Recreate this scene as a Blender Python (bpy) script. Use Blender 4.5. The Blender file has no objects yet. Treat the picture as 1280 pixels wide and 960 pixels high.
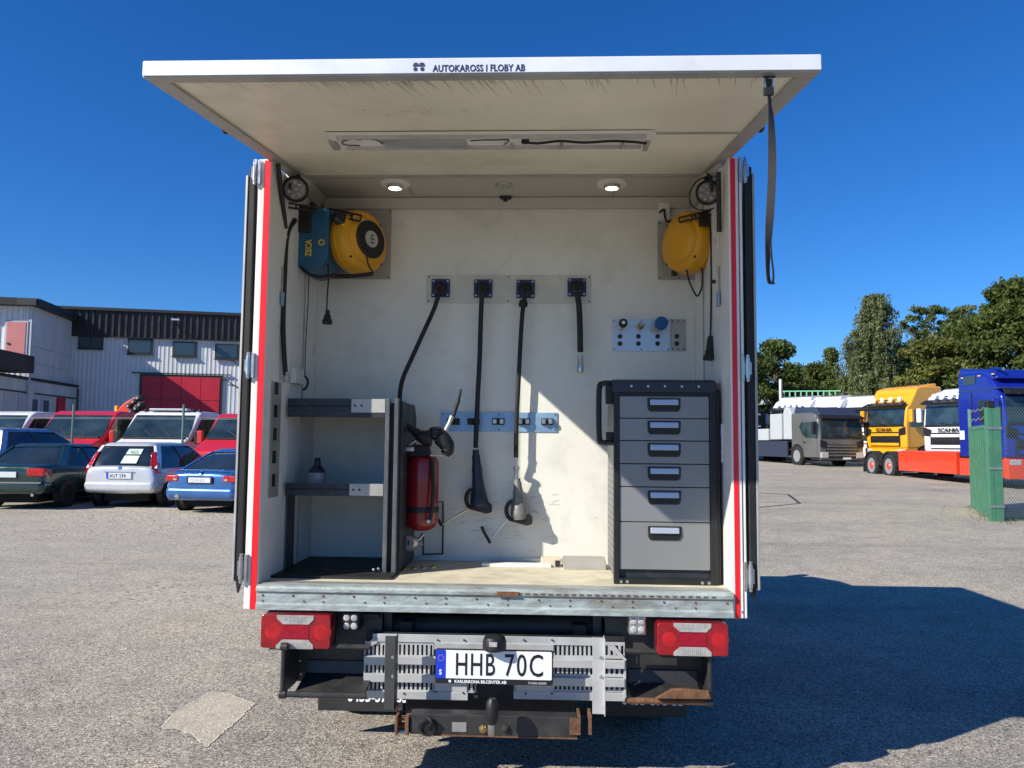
import bpy, bmesh, math, random
import numpy as np
from mathutils import Vector, Matrix, noise
R = math.radians
rnd = random.Random(7)
sc = bpy.context.scene
C = sc.collection

# ---------------------------------------------------------------- camera
FPX, CH, PIT, YAW, ROL = 965.69, 1.5507, 0.0754, 0.0391, 0.0096
_fw = Vector((-math.sin(YAW)*math.cos(PIT), math.cos(YAW)*math.cos(PIT), math.sin(PIT)))
_rt = Vector((math.cos(YAW), math.sin(YAW), 0)); _up = _rt.cross(_fw)
_rt, _up = _rt*math.cos(ROL)+_up*math.sin(ROL), _up*math.cos(ROL)-_rt*math.sin(ROL)
CAM = Vector((0, 0, CH))
cd = bpy.data.cameras.new('camera'); co = bpy.data.objects.new('camera', cd); C.objects.link(co)
cd.sensor_width = 36; cd.lens = FPX/1280*36; cd.clip_end = 2000; cd.clip_start = 0.05
co.matrix_world = Matrix(((_rt.x, _up.x, -_fw.x, 0), (_rt.y, _up.y, -_fw.y, 0), (_rt.z, _up.z, -_fw.z, CH), (0, 0, 0, 1)))
sc.camera = co

# ---------------------------------------------------------------- sky, sun, exposure
SUN = Vector((-1.46, -1.0, 1.17)).normalized()
EL, AZ = math.asin(SUN.z), math.atan2(SUN.x, SUN.y)
w = bpy.data.worlds.new('World'); sc.world = w; w.use_nodes = True
nt = w.node_tree; nt.nodes.clear()
sk = nt.nodes.new('ShaderNodeTexSky'); sk.sky_type = 'NISHITA'; sk.sun_disc = False
sk.sun_elevation = EL; sk.sun_rotation = AZ; sk.air_density = 1.0; sk.dust_density = 0.0; sk.ozone_density = 6.0; sk.altitude = 30
hs = nt.nodes.new('ShaderNodeHueSaturation'); hs.inputs['Saturation'].default_value = 1.22
tn = nt.nodes.new('ShaderNodeMix'); tn.data_type = 'RGBA'; tn.blend_type = 'MULTIPLY'; tn.inputs[0].default_value = 1.0; tn.inputs[7].default_value = (.70, .93, 1.22, 1)
bg = nt.nodes.new('ShaderNodeBackground'); bg.inputs['Strength'].default_value = 0.081
wo = nt.nodes.new('ShaderNodeOutputWorld')
nt.links.new(sk.outputs[0], hs.inputs['Color']); nt.links.new(hs.outputs[0], tn.inputs[6]); nt.links.new(tn.outputs[2], bg.inputs['Color']); nt.links.new(bg.outputs[0], wo.inputs[0])
sl = bpy.data.lights.new('sun', 'SUN'); sl.energy = 5.0; sl.angle = R(0.5); sl.color = (1.0, 0.94, 0.82)
so = bpy.data.objects.new('sun', sl); C.objects.link(so)
so.rotation_euler = SUN.to_track_quat('Z', 'Y').to_euler(); so.location = (-20, -14, 20)
sc.view_settings.view_transform = 'Standard'; sc.view_settings.look = 'None'
sc.view_settings.exposure = 0.48; sc.view_settings.gamma = 1.0; sc.view_settings.use_curve_mapping = False

# ---------------------------------------------------------------- helpers
def ray(u, v): return _fw + _rt*((u-640)/FPX) - _up*((v-480)/FPX)
def at(u, v, Y):                       # photo pixel -> point on the plane y = Y
    d = ray(u, v); return CAM + d*(Y/d.y)
def ax(u, v, Y): return at(u, v, Y).x
def az(u, v, Y): return at(u, v, Y).z
def far(u, dist):                      # ground position at depth `dist` along the view, column u (horizon row)
    d = ray(u, 553); p = CAM + d*dist; return p.x, p.y
def sstep(a, b, t):
    t = min(1, max(0, (t-a)/(b-a))); return t*t*(3-2*t)
def gh(x, y):                          # the yard climbs gently towards the far right
    return max(0.0, y-11)*0.0175*sstep(-4, 9, x)*(1 - 0.6*sstep(45, 140, y))

def tag(o, label=None, cat=None, group=None, kind=None):
    if label: o['label'] = label
    if cat: o['category'] = cat
    if group: o['group'] = group
    if kind: o['kind'] = kind
    return o
OFF = {}
def thing(name, loc, label, cat, group=None, rz=0.0):
    o = bpy.data.objects.new(name, None); C.objects.link(o); o.location = loc; o.rotation_euler.z = rz
    o.empty_display_size = .2
    OFF[o.name] = Vector((0, 0, 0)) if rz else Vector(loc)
    return tag(o, label, cat, group)

MATS = {}
def mat(name, col, rough=.5, metal=0.0, var=.0, vs=6.0, bump=0.0, bs=80.0, dirt=None, ds=3.0, da=.5, coat=0.0,
        emit=None, es=1.0, trans=0.0, spec=.5, stretch=None, alpha=1.0):
    if name in MATS: return MATS[name]
    m = bpy.data.materials.new(name); m.use_nodes = True; t = m.node_tree; N = t.nodes; L = t.links
    b = N['Principled BSDF']; b.inputs['Base Color'].default_value = (*col, 1); b.inputs['Roughness'].default_value = rough
    b.inputs['Metallic'].default_value = metal; b.inputs['Specular IOR Level'].default_value = spec
    if coat: b.inputs['Coat Weight'].default_value = coat; b.inputs['Coat Roughness'].default_value = .05
    if emit: b.inputs['Emission Color'].default_value = (*emit, 1); b.inputs['Emission Strength'].default_value = es
    if trans: b.inputs['Transmission Weight'].default_value = trans
    if alpha < 1: b.inputs['Alpha'].default_value = alpha
    if var or bump or dirt:
        tc = N.new('ShaderNodeTexCoord'); mp = N.new('ShaderNodeMapping'); L.new(tc.outputs['Object'], mp.inputs[0])
        if stretch: mp.inputs['Scale'].default_value = stretch
        oi = N.new('ShaderNodeObjectInfo'); L.new(oi.outputs['Random'], mp.inputs['Location'])
        cur = None
        if var:
            n = N.new('ShaderNodeTexNoise'); n.inputs['Scale'].default_value = vs; n.inputs['Detail'].default_value = 6
            L.new(mp.outputs[0], n.inputs['Vector'])
            r = N.new('ShaderNodeMapRange'); r.inputs[1].default_value = .25; r.inputs[2].default_value = .75
            r.inputs[3].default_value = 1-var; r.inputs[4].default_value = 1+var; L.new(n.outputs['Fac'], r.inputs[0])
            x = N.new('ShaderNodeVectorMath'); x.operation = 'SCALE'; x.inputs[0].default_value = col; L.new(r.outputs[0], x.inputs['Scale'])
            cur = x.outputs[0]
            r2 = N.new('ShaderNodeMapRange'); r2.inputs[1].default_value = .3; r2.inputs[2].default_value = .7
            r2.inputs[3].default_value = max(0, rough-.08); r2.inputs[4].default_value = min(1, rough+.1)
            L.new(n.outputs['Fac'], r2.inputs[0]); L.new(r2.outputs[0], b.inputs['Roughness'])
        if dirt:
            n = N.new('ShaderNodeTexNoise'); n.inputs['Scale'].default_value = ds; n.inputs['Detail'].default_value = 9; n.inputs['Roughness'].default_value = .68
            L.new(mp.outputs[0], n.inputs['Vector'])
            r = N.new('ShaderNodeMapRange'); r.inputs[1].default_value = .5; r.inputs[2].default_value = .7; r.inputs[3].default_value = 0; r.inputs[4].default_value = da
            L.new(n.outputs['Fac'], r.inputs[0])
            mx = N.new('ShaderNodeMix'); mx.data_type = 'RGBA'; L.new(r.outputs[0], mx.inputs[0])
            if cur: L.new(cur, mx.inputs[6])
            else: mx.inputs[6].default_value = (*col, 1)
            mx.inputs[7].default_value = (*dirt, 1); cur = mx.outputs[2]
        if cur: L.new(cur, b.inputs['Base Color'])
        if bump:
            n = N.new('ShaderNodeTexNoise'); n.inputs['Scale'].default_value = bs; n.inputs['Detail'].default_value = 4
            L.new(mp.outputs[0], n.inputs['Vector'])
            bp = N.new('ShaderNodeBump'); bp.inputs['Strength'].default_value = bump; bp.inputs['Distance'].default_value = .01
            L.new(n.outputs['Fac'], bp.inputs['Height']); L.new(bp.outputs[0], b.inputs['Normal'])
    MATS[name] = m
    return m

def catmull(P, n=6):
    P = [Vector(p) for p in P]
    if len(P) < 3: return P
    Q = [P[0]*2-P[1]] + P + [P[-1]*2-P[-2]]; out = []
    for i in range(1, len(Q)-2):
        a, b, c, d = Q[i-1:i+3]
        for k in range(n):
            t = k/n
            out.append(.5*((2*b)+(c-a)*t+(2*a-5*b+4*c-d)*t*t+(3*b-a-3*c+d)*t**3))
    out.append(P[-1]); return out

class MB:
    def __init__(s): s.v = []; s.f = []; s.M = None
    def add(s, vs, fs):
        o = len(s.v)
        for p in vs:
            p = Vector(p); s.v.append(s.M @ p if s.M else p)
        s.f += [tuple(i+o for i in f) for f in fs]; return s
    def box(s, x0, x1, y0, y1, z0, z1):
        x0, x1 = sorted((x0, x1)); y0, y1 = sorted((y0, y1)); z0, z1 = sorted((z0, z1))
        return s.add([(x0,y0,z0),(x1,y0,z0),(x1,y1,z0),(x0,y1,z0),(x0,y0,z1),(x1,y0,z1),(x1,y1,z1),(x0,y1,z1)],
                     [(0,3,2,1),(4,5,6,7),(0,1,5,4),(1,2,6,5),(2,3,7,6),(3,0,4,7)])
    def cbox(s, c, d): return s.box(c[0]-d[0]/2, c[0]+d[0]/2, c[1]-d[1]/2, c[1]+d[1]/2, c[2]-d[2]/2, c[2]+d[2]/2)
    def prism(s, pts, axis, a, b):     # polygon in the plane perpendicular to `axis`, extruded a..b
        n = len(pts)
        def mk(p, t): return {'x': (t, p[0], p[1]), 'y': (p[0], t, p[1]), 'z': (p[0], p[1], t)}[axis]
        vs = [mk(p, a) for p in pts] + [mk(p, b) for p in pts]
        return s.add(vs, [tuple(range(n))[::-1], tuple(range(n, 2*n))] + [(i, (i+1) % n, n+(i+1) % n, n+i) for i in range(n)])
    def loft(s, rings, caps=True, closed=True):
        n = len(rings[0]); vs = [p for r in rings for p in r]; fs = []
        for i in range(len(rings)-1):
            for j in range(n if closed else n-1):
                k = (j+1) % n; fs.append((i*n+j, i*n+k, (i+1)*n+k, (i+1)*n+j))
        if caps and closed: fs.append(tuple(range(n))[::-1]); fs.append(tuple(range((len(rings)-1)*n, len(rings)*n)))
        return s.add(vs, fs)
    def tube(s, P, r, n=8, smooth=0, rads=None):
        P = catmull(P, smooth) if smooth else [Vector(p) for p in P]
        rings = []; prev = None
        for i, p in enumerate(P):
            t = (P[min(i+1, len(P)-1)]-P[max(i-1, 0)]).normalized()
            if prev is None: u = t.orthogonal().normalized()
            else:
                u = prev - t*prev.dot(t); u = u.normalized() if u.length > 1e-6 else t.orthogonal().normalized()
            prev = u; q = t.cross(u)
            rr = rads[min(len(rads)-1, int(i*len(rads)/len(P)))] if rads else r
            rings.append([p+(u*math.cos(2*math.pi*k/n)+q*math.sin(2*math.pi*k/n))*rr for k in range(n)])
        return s.loft(rings)
    def lathe(s, prof, c=(0,0,0), axis=(0,0,1), n=20):   # prof: (radius, height along axis)
        a = Vector(axis).normalized(); u = a.orthogonal().normalized(); q = a.cross(u); c = Vector(c)
        return s.loft([[c+a*h+(u*math.cos(2*math.pi*k/n)+q*math.sin(2*math.pi*k/n))*max(r, 1e-4) for k in range(n)] for r, h in prof])
    def cyl(s, c, axis, r, h, n=20, ch=.0):
        if ch: return s.lathe([(r-ch, 0), (r, ch), (r, h-ch), (r-ch, h)], c, axis, n)
        return s.lathe([(r, 0), (r, h)], c, axis, n)
    def build(s, name, m, parent=None, bev=0.0, smooth=True, seg=2, sub=0, ang=35, label=None):
        off = OFF.get(parent.name, Vector((0, 0, 0))) if parent else Vector((0, 0, 0))
        me = bpy.data.meshes.new(name); me.from_pydata([tuple(p-off) for p in s.v], [], s.f)
        bm = bmesh.new(); bm.from_mesh(me); bmesh.ops.recalc_face_normals(bm, faces=bm.faces); bm.to_mesh(me); bm.free()
        if isinstance(m, str): m = MATS[m]
        me.materials.append(m); me.update()
        if smooth: me.shade_smooth(); me.set_sharp_from_angle(angle=R(ang))
        o = bpy.data.objects.new(name, me); C.objects.link(o)
        if parent: o.parent = parent; OFF[o.name] = off
        if bev:
            b = o.modifiers.new('bevel', 'BEVEL'); b.width = bev; b.segments = seg; b.limit_method = 'ANGLE'; b.angle_limit = R(30); b.harden_normals = True
        if sub:
            b = o.modifiers.new('sub', 'SUBSURF'); b.levels = sub; b.render_levels = sub
        if label: o['label'] = label
        return o
def copy_tree(o, parent=None):
    c = o.copy(); C.objects.link(c)
    if parent: c.parent = parent
    for ch in list(o.children): copy_tree(ch, c)
    return c
def rounded(x0, x1, z0, z1, r, n=4):
    o = []
    for cx, cz, a0 in ((x1-r, z1-r, 0), (x0+r, z1-r, 90), (x0+r, z0+r, 180), (x1-r, z0+r, 270)):
        for k in range(n+1):
            a = R(a0+90*k/n); o.append((cx+r*math.cos(a), cz+r*math.sin(a)))
    return o
def text(body, name, m, parent, loc, size, xs=1.0, rot=(90, 0, 0), ext=.0008, fat=0.0, align='LEFT', space=1.0, label=None):
    cu = bpy.data.curves.new(name, 'FONT'); cu.body = body; cu.size = size; cu.extrude = ext; cu.offset = fat; cu.align_x = align; cu.space_character = space
    cu.resolution_u = 3
    t = bpy.data.objects.new(name, cu); C.objects.link(t); bpy.context.view_layer.update()
    dg = bpy.context.evaluated_depsgraph_get(); me = bpy.data.meshes.new_from_object(t.evaluated_get(dg))
    bpy.data.objects.remove(t); bpy.data.curves.remove(cu)
    off = OFF.get(parent.name, Vector((0, 0, 0))) if parent else Vector((0, 0, 0))
    from mathutils import Euler
    M = Matrix.Translation(Vector(loc)-off) @ Euler([R(a) for a in rot]).to_matrix().to_4x4() @ Matrix.Diagonal((xs, 1, 1, 1))
    me.transform(M); me.materials.clear(); me.materials.append(m if not isinstance(m, str) else MATS[m])
    me.name = name; o = bpy.data.objects.new(name, me); C.objects.link(o)
    if parent: o.parent = parent; OFF[o.name] = off
    if label: o['label'] = label
    return o

# ---------------------------------------------------------------- materials
mat('white_paint', (.80, .79, .75), .35, var=.03, vs=3, dirt=(.45, .42, .36), ds=2.2, da=.25)
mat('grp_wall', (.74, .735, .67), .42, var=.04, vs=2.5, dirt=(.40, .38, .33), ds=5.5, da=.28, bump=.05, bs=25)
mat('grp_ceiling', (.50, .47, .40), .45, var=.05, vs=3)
mat('flap_panel', (.84, .80, .62), .40, var=.07, vs=2.2, bump=.12, bs=160, dirt=(.52, .46, .30), ds=1.6, da=.5)
mat('red_stripe', (.75, .012, .02), .35)
mat('alu', (.62, .62, .60), .42, .9, var=.12, vs=9, dirt=(.35, .34, .32), ds=6, da=.35)
mat('alu_dull', (.46, .45, .42), .55, .6, var=.12, vs=7, dirt=(.25, .24, .21), ds=5, da=.4)
mat('galv', (.33, .385, .38), .55, .12, var=.28, vs=16, dirt=(.16, .14, .115), ds=6, da=.85, bump=.5, bs=35, stretch=(.6, 1, 1.6))
mat('steel', (.55, .55, .54), .32, .95, var=.1, vs=20)
mat('black_rubber', (.012, .012, .013), .6, var=.2, vs=12)
mat('black_plastic', (.011, .011, .012), .45, var=.15, vs=10)
mat('bumper_black', (.028, .028, .029), .42, var=.3, vs=9, dirt=(.10, .085, .07), ds=8, da=.35)
mat('chassis', (.016, .016, .017), .7, var=.4, vs=6, dirt=(.07, .055, .04), ds=5, da=.5)
mat('rust', (.15, .07, .035), .85, var=.45, vs=25, bump=.4, bs=70)
mat('shelf_dark', (.022, .026, .034), .5, var=.2, vs=8, dirt=(.12, .12, .12), ds=14, da=.3)
mat('drawer_grey', (.255, .262, .262), .40, .25, var=.09, vs=2.2)
mat('handle_silver', (.60, .61, .63), .3, .5)
mat('floor_ply', (.60, .55, .42), .7, var=.15, vs=9, dirt=(.28, .23, .15), ds=6, da=.5, bump=.15, bs=40)
mat('yellow_reel', (.72, .34, .012), .38, var=.06, vs=5)
mat('blue_reel', (.015, .10, .20), .38, var=.1, vs=5)
mat('blue_socket', (.012, .03, .13), .4)
mat('blue_cap', (.01, .09, .30), .4)
mat('red_tank', (.22, .006, .012), .3, coat=.4)
mat('led_white', (.9, .9, .9), .2, emit=(1, .98, .92), es=3.0)
mat('lens_clear', (.42, .42, .42), .12, spec=.8, var=.3, vs=60)
mat('lens_red', (.27, .003, .010), .12, coat=.8, var=.3, vs=14)
mat('lens_glow', (.44, .004, .010), .12, coat=.8, var=.35, vs=25)
mat('alu_blue_lit', (.30, .45, .62), .4, .5, var=.15, vs=9)  # bare aluminium, the blue of the light on it put into its colour
mat('plate_white', (.80, .83, .86), .35)
mat('ink_black', (.008, .008, .008), .5)
mat('ink_navy', (.02, .025, .10), .5)
mat('ink_grey', (.45, .45, .45), .5)
mat('plate_blue', (.01, .04, .55), .35)
mat('strap', (.035, .036, .038), .85, var=.25, vs=60)
mat('brass', (.45, .33, .15), .35, .9)
mat('yellow_ink', (.75, .50, .03), .5)
# ================================================================ ground
def ground_mat():
    m = bpy.data.materials.new('asphalt'); m.use_nodes = True; t = m.node_tree; N = t.nodes; L = t.links
    b = N['Principled BSDF']; b.inputs['Roughness'].default_value = .88; b.inputs['Specular IOR Level'].default_value = .25
    tc = N.new('ShaderNodeTexCoord')
    def noi(s, d=5, r=.6):
        n = N.new('ShaderNodeTexNoise'); n.inputs['Scale'].default_value = s; n.inputs['Detail'].default_value = d; n.inputs['Roughness'].default_value = r
        L.new(tc.outputs['Object'], n.inputs['Vector']); return n
    def vor(s, f='F1'):
        n = N.new('ShaderNodeTexVoronoi'); n.inputs['Scale'].default_value = s; n.feature = f; L.new(tc.outputs['Object'], n.inputs['Vector']); return n
    def ramp(src, stops):
        r = N.new('ShaderNodeValToRGB'); L.new(src, r.inputs[0]); e = r.color_ramp.elements
        e[0].position, e[0].color = stops[0][0], (*stops[0][1], 1); e[1].position, e[1].color = stops[-1][0], (*stops[-1][1], 1)
        for p, c in stops[1:-1]: k = e.new(p); k.color = (*c, 1)
        return r.outputs[0]
    def mix(f, a, b_, mode='MIX'):
        x = N.new('ShaderNodeMix'); x.data_type = 'RGBA'; x.blend_type = mode
        if isinstance(f, float): x.inputs[0].default_value = f
        else: L.new(f, x.inputs[0])
        for k, s in ((6, a), (7, b_)):
            if isinstance(s, tuple): x.inputs[k].default_value = (*s, 1)
            else: L.new(s, x.inputs[k])
        return x.outputs[2]
    st = vor(115); sp = N.new('ShaderNodeSeparateColor'); L.new(st.outputs['Color'], sp.inputs[0])
    stones = ramp(sp.outputs[0], [(0, (.085, .075, .065)), (.2, (.215, .193, .163)), (.55, (.335, .303, .26)), (.88, (.44, .402, .345)), (1, (.66, .61, .53))])
    big = ramp(noi(.35, 6, .62).outputs['Fac'], [(.3, (.80, .80, .82)), (.5, (1, 1, 1)), (.7, (1.12, 1.08, 1.02))])
    c = mix(1.0, stones, big, 'MULTIPLY')
    mid = ramp(noi(2.3, 7, .7).outputs['Fac'], [(.32, (.80, .80, .80)), (.52, (1, 1, 1)), (.72, (1.10, 1.08, 1.05))])
    c = mix(1.0, c, mid, 'MULTIPLY')
    mpb = N.new('ShaderNodeMapping'); mpb.inputs['Scale'].default_value = (.12, .55, 1); mpb.inputs['Rotation'].default_value = (0, 0, .25); L.new(tc.outputs['Object'], mpb.inputs[0])
    nb = N.new('ShaderNodeTexNoise'); nb.inputs['Scale'].default_value = 1.1; nb.inputs['Detail'].default_value = 7; nb.inputs['Roughness'].default_value = .62; L.new(mpb.outputs[0], nb.inputs['Vector'])
    c = mix(1.0, c, ramp(nb.outputs['Fac'], [(.34, (.80, .81, .82)), (.46, (.98, .98, .98)), (.60, (1.04, 1.03, 1.01)), (.72, (1.10, 1.07, 1.02))]), 'MULTIPLY')
    # dark loose stones and oil specks
    s2 = vor(9); d2 = ramp(s2.outputs['Distance'], [(.05, (0.3, .3, .3)), (.085, (1, 1, 1))])
    n9 = ramp(noi(3.1, 3).outputs['Fac'], [(.55, (0, 0, 0)), (.6, (1, 1, 1))])
    c = mix(n9, c, mix(1.0, c, d2, 'MULTIPLY'))
    # gravelly patches farther out
    gr = ramp(noi(.16, 5, .6).outputs['Fac'], [(.45, (0, 0, 0)), (.58, (1, 1, 1))])
    g2 = vor(34); sp2 = N.new('ShaderNodeSeparateColor'); L.new(g2.outputs['Color'], sp2.inputs[0])
    gravel = ramp(sp2.outputs[1], [(0, (.04, .035, .03)), (.12, (.20, .17, .14)), (.35, (.35, .305, .255)), (1, (.50, .45, .385))])
    sy_ = N.new('ShaderNodeSeparateXYZ'); L.new(tc.outputs['Object'], sy_.inputs[0])
    def rng(o, a, b_, lo=0., hi=1.):
        r = N.new('ShaderNodeMapRange'); r.interpolation_type = 'SMOOTHSTEP'; r.inputs[1].default_value = a; r.inputs[2].default_value = b_; r.inputs[3].default_value = lo; r.inputs[4].default_value = hi; L.new(o, r.inputs[0]); return r.outputs[0]
    far_ = rng(sy_.outputs[1], 5.5, 8.5); side_ = rng(sy_.outputs[0], 0., -4.)
    mm = N.new('ShaderNodeMath'); mm.operation = 'MULTIPLY'; L.new(far_, mm.inputs[0]); L.new(side_, mm.inputs[1])
    m2 = N.new('ShaderNodeMath'); m2.operation = 'MAXIMUM'; L.new(gr, m2.inputs[0]); m2.inputs[1].default_value = .25
    m3 = N.new('ShaderNodeMath'); m3.operation = 'MULTIPLY'; L.new(mm.outputs[0], m3.inputs[0]); L.new(m2.outputs[0], m3.inputs[1])
    c = mix(m3.outputs[0], c, gravel)
    c = mix(far_, c, mix(1.0, c, (1.16, 1.17, 1.14), 'MULTIPLY'))
    # thin cracks
    cr = vor(.42, 'DISTANCE_TO_EDGE'); wv = noi(1.6, 6, .7)
    mv = N.new('ShaderNodeVectorMath'); mv.operation = 'ADD'; sc_ = N.new('ShaderNodeVectorMath'); sc_.operation = 'SCALE'; sc_.inputs['Scale'].default_value = .9
    L.new(wv.outputs['Color'], sc_.inputs[0]); L.new(tc.outputs['Object'], mv.inputs[0]); L.new(sc_.outputs[0], mv.inputs[1]); L.new(mv.outputs[0], cr.inputs['Vector'])
    ck = ramp(cr.outputs['Distance'], [(.0, (.35, .35, .35)), (.008, (1, 1, 1))])
    ckm = ramp(noi(.23, 2).outputs['Fac'], [(.58, (0, 0, 0)), (.63, (.6, .6, .6))])
    c = mix(ckm, c, mix(1.0, c, ck, 'MULTIPLY'))
    L.new(c, b.inputs['Base Color'])
    bp = N.new('ShaderNodeBump'); bp.inputs['Strength'].default_value = .55; bp.inputs['Distance'].default_value = .006
    L.new(st.outputs['Distance'], bp.inputs['Height'])
    bp2 = N.new('ShaderNodeBump'); bp2.inputs['Strength'].default_value = .4; bp2.inputs['Distance'].default_value = .03
    L.new(noi(4, 6).outputs['Fac'], bp2.inputs['Height']); L.new(bp.outputs[0], bp2.inputs['Normal']); L.new(bp2.outputs[0], b.inputs['Normal'])
    MATS['asphalt'] = m; return m
ground_mat()
def sheet(name, xs, ys, m, dz=0):
    me = bpy.data.meshes.new(name); nx, ny = len(xs), len(ys)
    me.from_pydata([(x, y, gh(x, y)+dz) for y in ys for x in xs], [], [(j*nx+i, j*nx+i+1, (j+1)*nx+i+1, (j+1)*nx+i) for j in range(ny-1) for i in range(nx-1)])
    me.materials.append(m); me.shade_smooth(); o = bpy.data.objects.new(name, me); C.objects.link(o); return o
def lin(a, b, n): return [a+(b-a)*i/(n-1) for i in range(n)]
tag(sheet('ground', [-900, -300, -120]+lin(-70, 70, 71)+[120, 300, 900], [-900, -200, -60, -20]+lin(-8, 150, 80)+[250, 500, 1000], MATS['asphalt']), kind='structure')
# pale rectangular repair patch left of the truck
pm = MATS['asphalt'].copy(); pm.name = 'repair_patch'; MATS['repair_patch'] = pm
_b = pm.node_tree.nodes['Principled BSDF']; _l = _b.inputs['Base Color'].links[0].from_socket; _x = pm.node_tree.nodes.new('ShaderNodeMix'); _x.data_type = 'RGBA'; _x.inputs[0].default_value = .40
pm.node_tree.links.new(_l, _x.inputs[6]); _x.inputs[7].default_value = (.66, .585, .45, 1); pm.node_tree.links.new(_x.outputs[2], _b.inputs['Base Color'])
mat('patch_edge', (.62, .57, .47), .9, var=.25, vs=60, bump=.6, bs=150)
# loose grit and small stones on the yard
mat('grit', (.17, .155, .13), .9, var=.6, vs=9)
_s = MB()
for _i in range(5200):
    _y = 2.2+14*rnd.random()**1.6; _xx = -_y*.75-1.0+rnd.random()*(_y*1.55+2); _r = rnd.uniform(.0025, .007)*(1+_y*.06)
    if abs(_xx+.2) < 1.3 and 3.3 < _y < 9: continue
    _z = gh(_xx, _y); _a = rnd.random()*6
    _s.add([(_xx+_r*math.cos(_a+k*2.09)*rnd.uniform(.7, 1.3), _y+_r*math.sin(_a+k*2.09), _z) for k in range(3)]+[(_xx, _y, _z+_r*.8)], [(0, 1, 3), (1, 2, 3), (2, 0, 3)])
tag(_s.build('loose_stones', 'grit', None, smooth=False), 'loose grit and small stones scattered over the asphalt yard', 'gravel', kind='stuff')
P_ = [(201, 911), (216, 893), (264, 865), (283, 867), (318, 880), (300, 898), (280, 915), (258, 935), (240, 918), (222, 912)]
pts = []
for (u, v) in P_:
    d = ray(u, v); p = CAM + d*(-CH/d.z); pts.append((p.x, p.y))
pp = []
for i in range(len(pts)):
    a, b_ = Vector(pts[i]), Vector(pts[(i+1) % len(pts)])
    for k in range(14): q = a.lerp(b_, k/14); pp.append((q.x+rnd.uniform(-.007, .007), q.y+rnd.uniform(-.007, .007)))
tag(MB().prism(pp, 'z', -.01, .002).build('asphalt_patch', 'repair_patch', smooth=False), kind='structure')
_b2 = MB(); _n = len(pp)
for _i in range(_n):
    a, b_ = Vector(pp[_i]), Vector(pp[(_i+1) % _n]); _d = (b_-a).normalized(); _m = Vector((-_d.y, _d.x)); wd = .003+.006*abs(noise.noise(Vector((a.x*9, a.y*9, 0))))
    _b2.add([(*(a-_m*wd), .0035), (*(b_-_m*wd), .0035), (*(b_+_m*wd), .0035), (*(a+_m*wd), .0035)], [(0, 1, 2, 3)])
tag(_b2.build('asphalt_patch_rim', 'patch_edge', None, smooth=False), kind='structure')

# ================================================================ the service truck
XL, XR, Y0, Y1, ZF, ZC, ZS = -1.278, .847, 3.5, 4.29, .90, 2.925, .79
XC = (XL+XR)/2
T = thing('service_truck', (XC, 4.6, 0), 'white service truck seen from behind with its rear flap up and cargo bay open', 'truck')
def B(name, m, *boxes, bev=.003, parent=None, **k):
    b = MB()
    for q in boxes: b.box(*q)
    return b.build(name, m, parent or T, bev=bev, **k)
YE = 6.3
B('floor', 'floor_ply', (XL, XR, Y0+.05, Y1, .86, ZF), bev=0)
# side walls with the rear posts
for sx, x0, x1 in ((-1, XL-.062, XL), (1, XR, XR+.062)):
    wl = B('side_wall', 'white_paint', (x0+.012 if sx < 0 else x0+.001, x1-.001 if sx < 0 else x1-.012, Y0+.03, 3.84, ZS+.01, 2.868), (x0+.012 if sx < 0 else x0+.001, x1-.001 if sx < 0 else x1-.012, 3.84, YE, ZS+.01, 2.96), bev=.004)
    b = MB().box(x0, x1, Y0, Y0+.035, ZS-.002, 2.87); b.build('corner_post', 'white_paint', T, bev=.004)
    if sx < 0: MB().box(XL-.032, XL-.003, Y0-.0025, Y0+.01, ZS, 2.862).build('reflective_stripe', 'red_stripe', T)
    else:
        MB().box(XR+.009, XR+.031, Y0-.0025, Y0+.01, ZS, 2.862).build('reflective_stripe', 'red_stripe', T)
        MB().box(XR+.044, XR+.048, Y0-.0015, Y0+.01, ZS, 2.862).build('post_seam', 'chassis', T)
B('back_wall', 'grp_wall', (XL, XR, Y1, Y1+.05, .80, ZC+.05), bev=0)
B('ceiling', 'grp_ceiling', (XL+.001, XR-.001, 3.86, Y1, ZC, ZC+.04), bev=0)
B('roof', 'white_paint', (XL-.06, XR+.06, 3.862, YE, ZC+.045, ZC+.08), bev=.01)
B('box_front_wall', 'white_paint', (XL-.05, XR+.05, YE, YE+.04, ZS, ZC+.04), bev=.005)
B('box_underfloor', 'chassis', (XL-.05, XR+.05, Y0+.06, YE, ZS+.012, .858), bev=0)
# coving between ceiling and back wall / side wall
zc1 = az(630, 262, Y1)
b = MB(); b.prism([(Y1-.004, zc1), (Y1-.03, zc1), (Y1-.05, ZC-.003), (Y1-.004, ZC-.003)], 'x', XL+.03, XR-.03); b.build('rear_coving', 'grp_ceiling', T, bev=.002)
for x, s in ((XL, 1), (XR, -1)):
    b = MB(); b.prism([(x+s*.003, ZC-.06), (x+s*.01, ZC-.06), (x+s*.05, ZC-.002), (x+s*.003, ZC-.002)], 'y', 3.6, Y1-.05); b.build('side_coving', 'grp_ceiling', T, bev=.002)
# panel joints on the side walls and inner trim
for x in (XL+.002, XR-.002):
    MB().box(x-.004, x+.004, 4.05, 4.056, ZF, ZC-.06).build('wall_joint', 'alu_dull', T)
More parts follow.
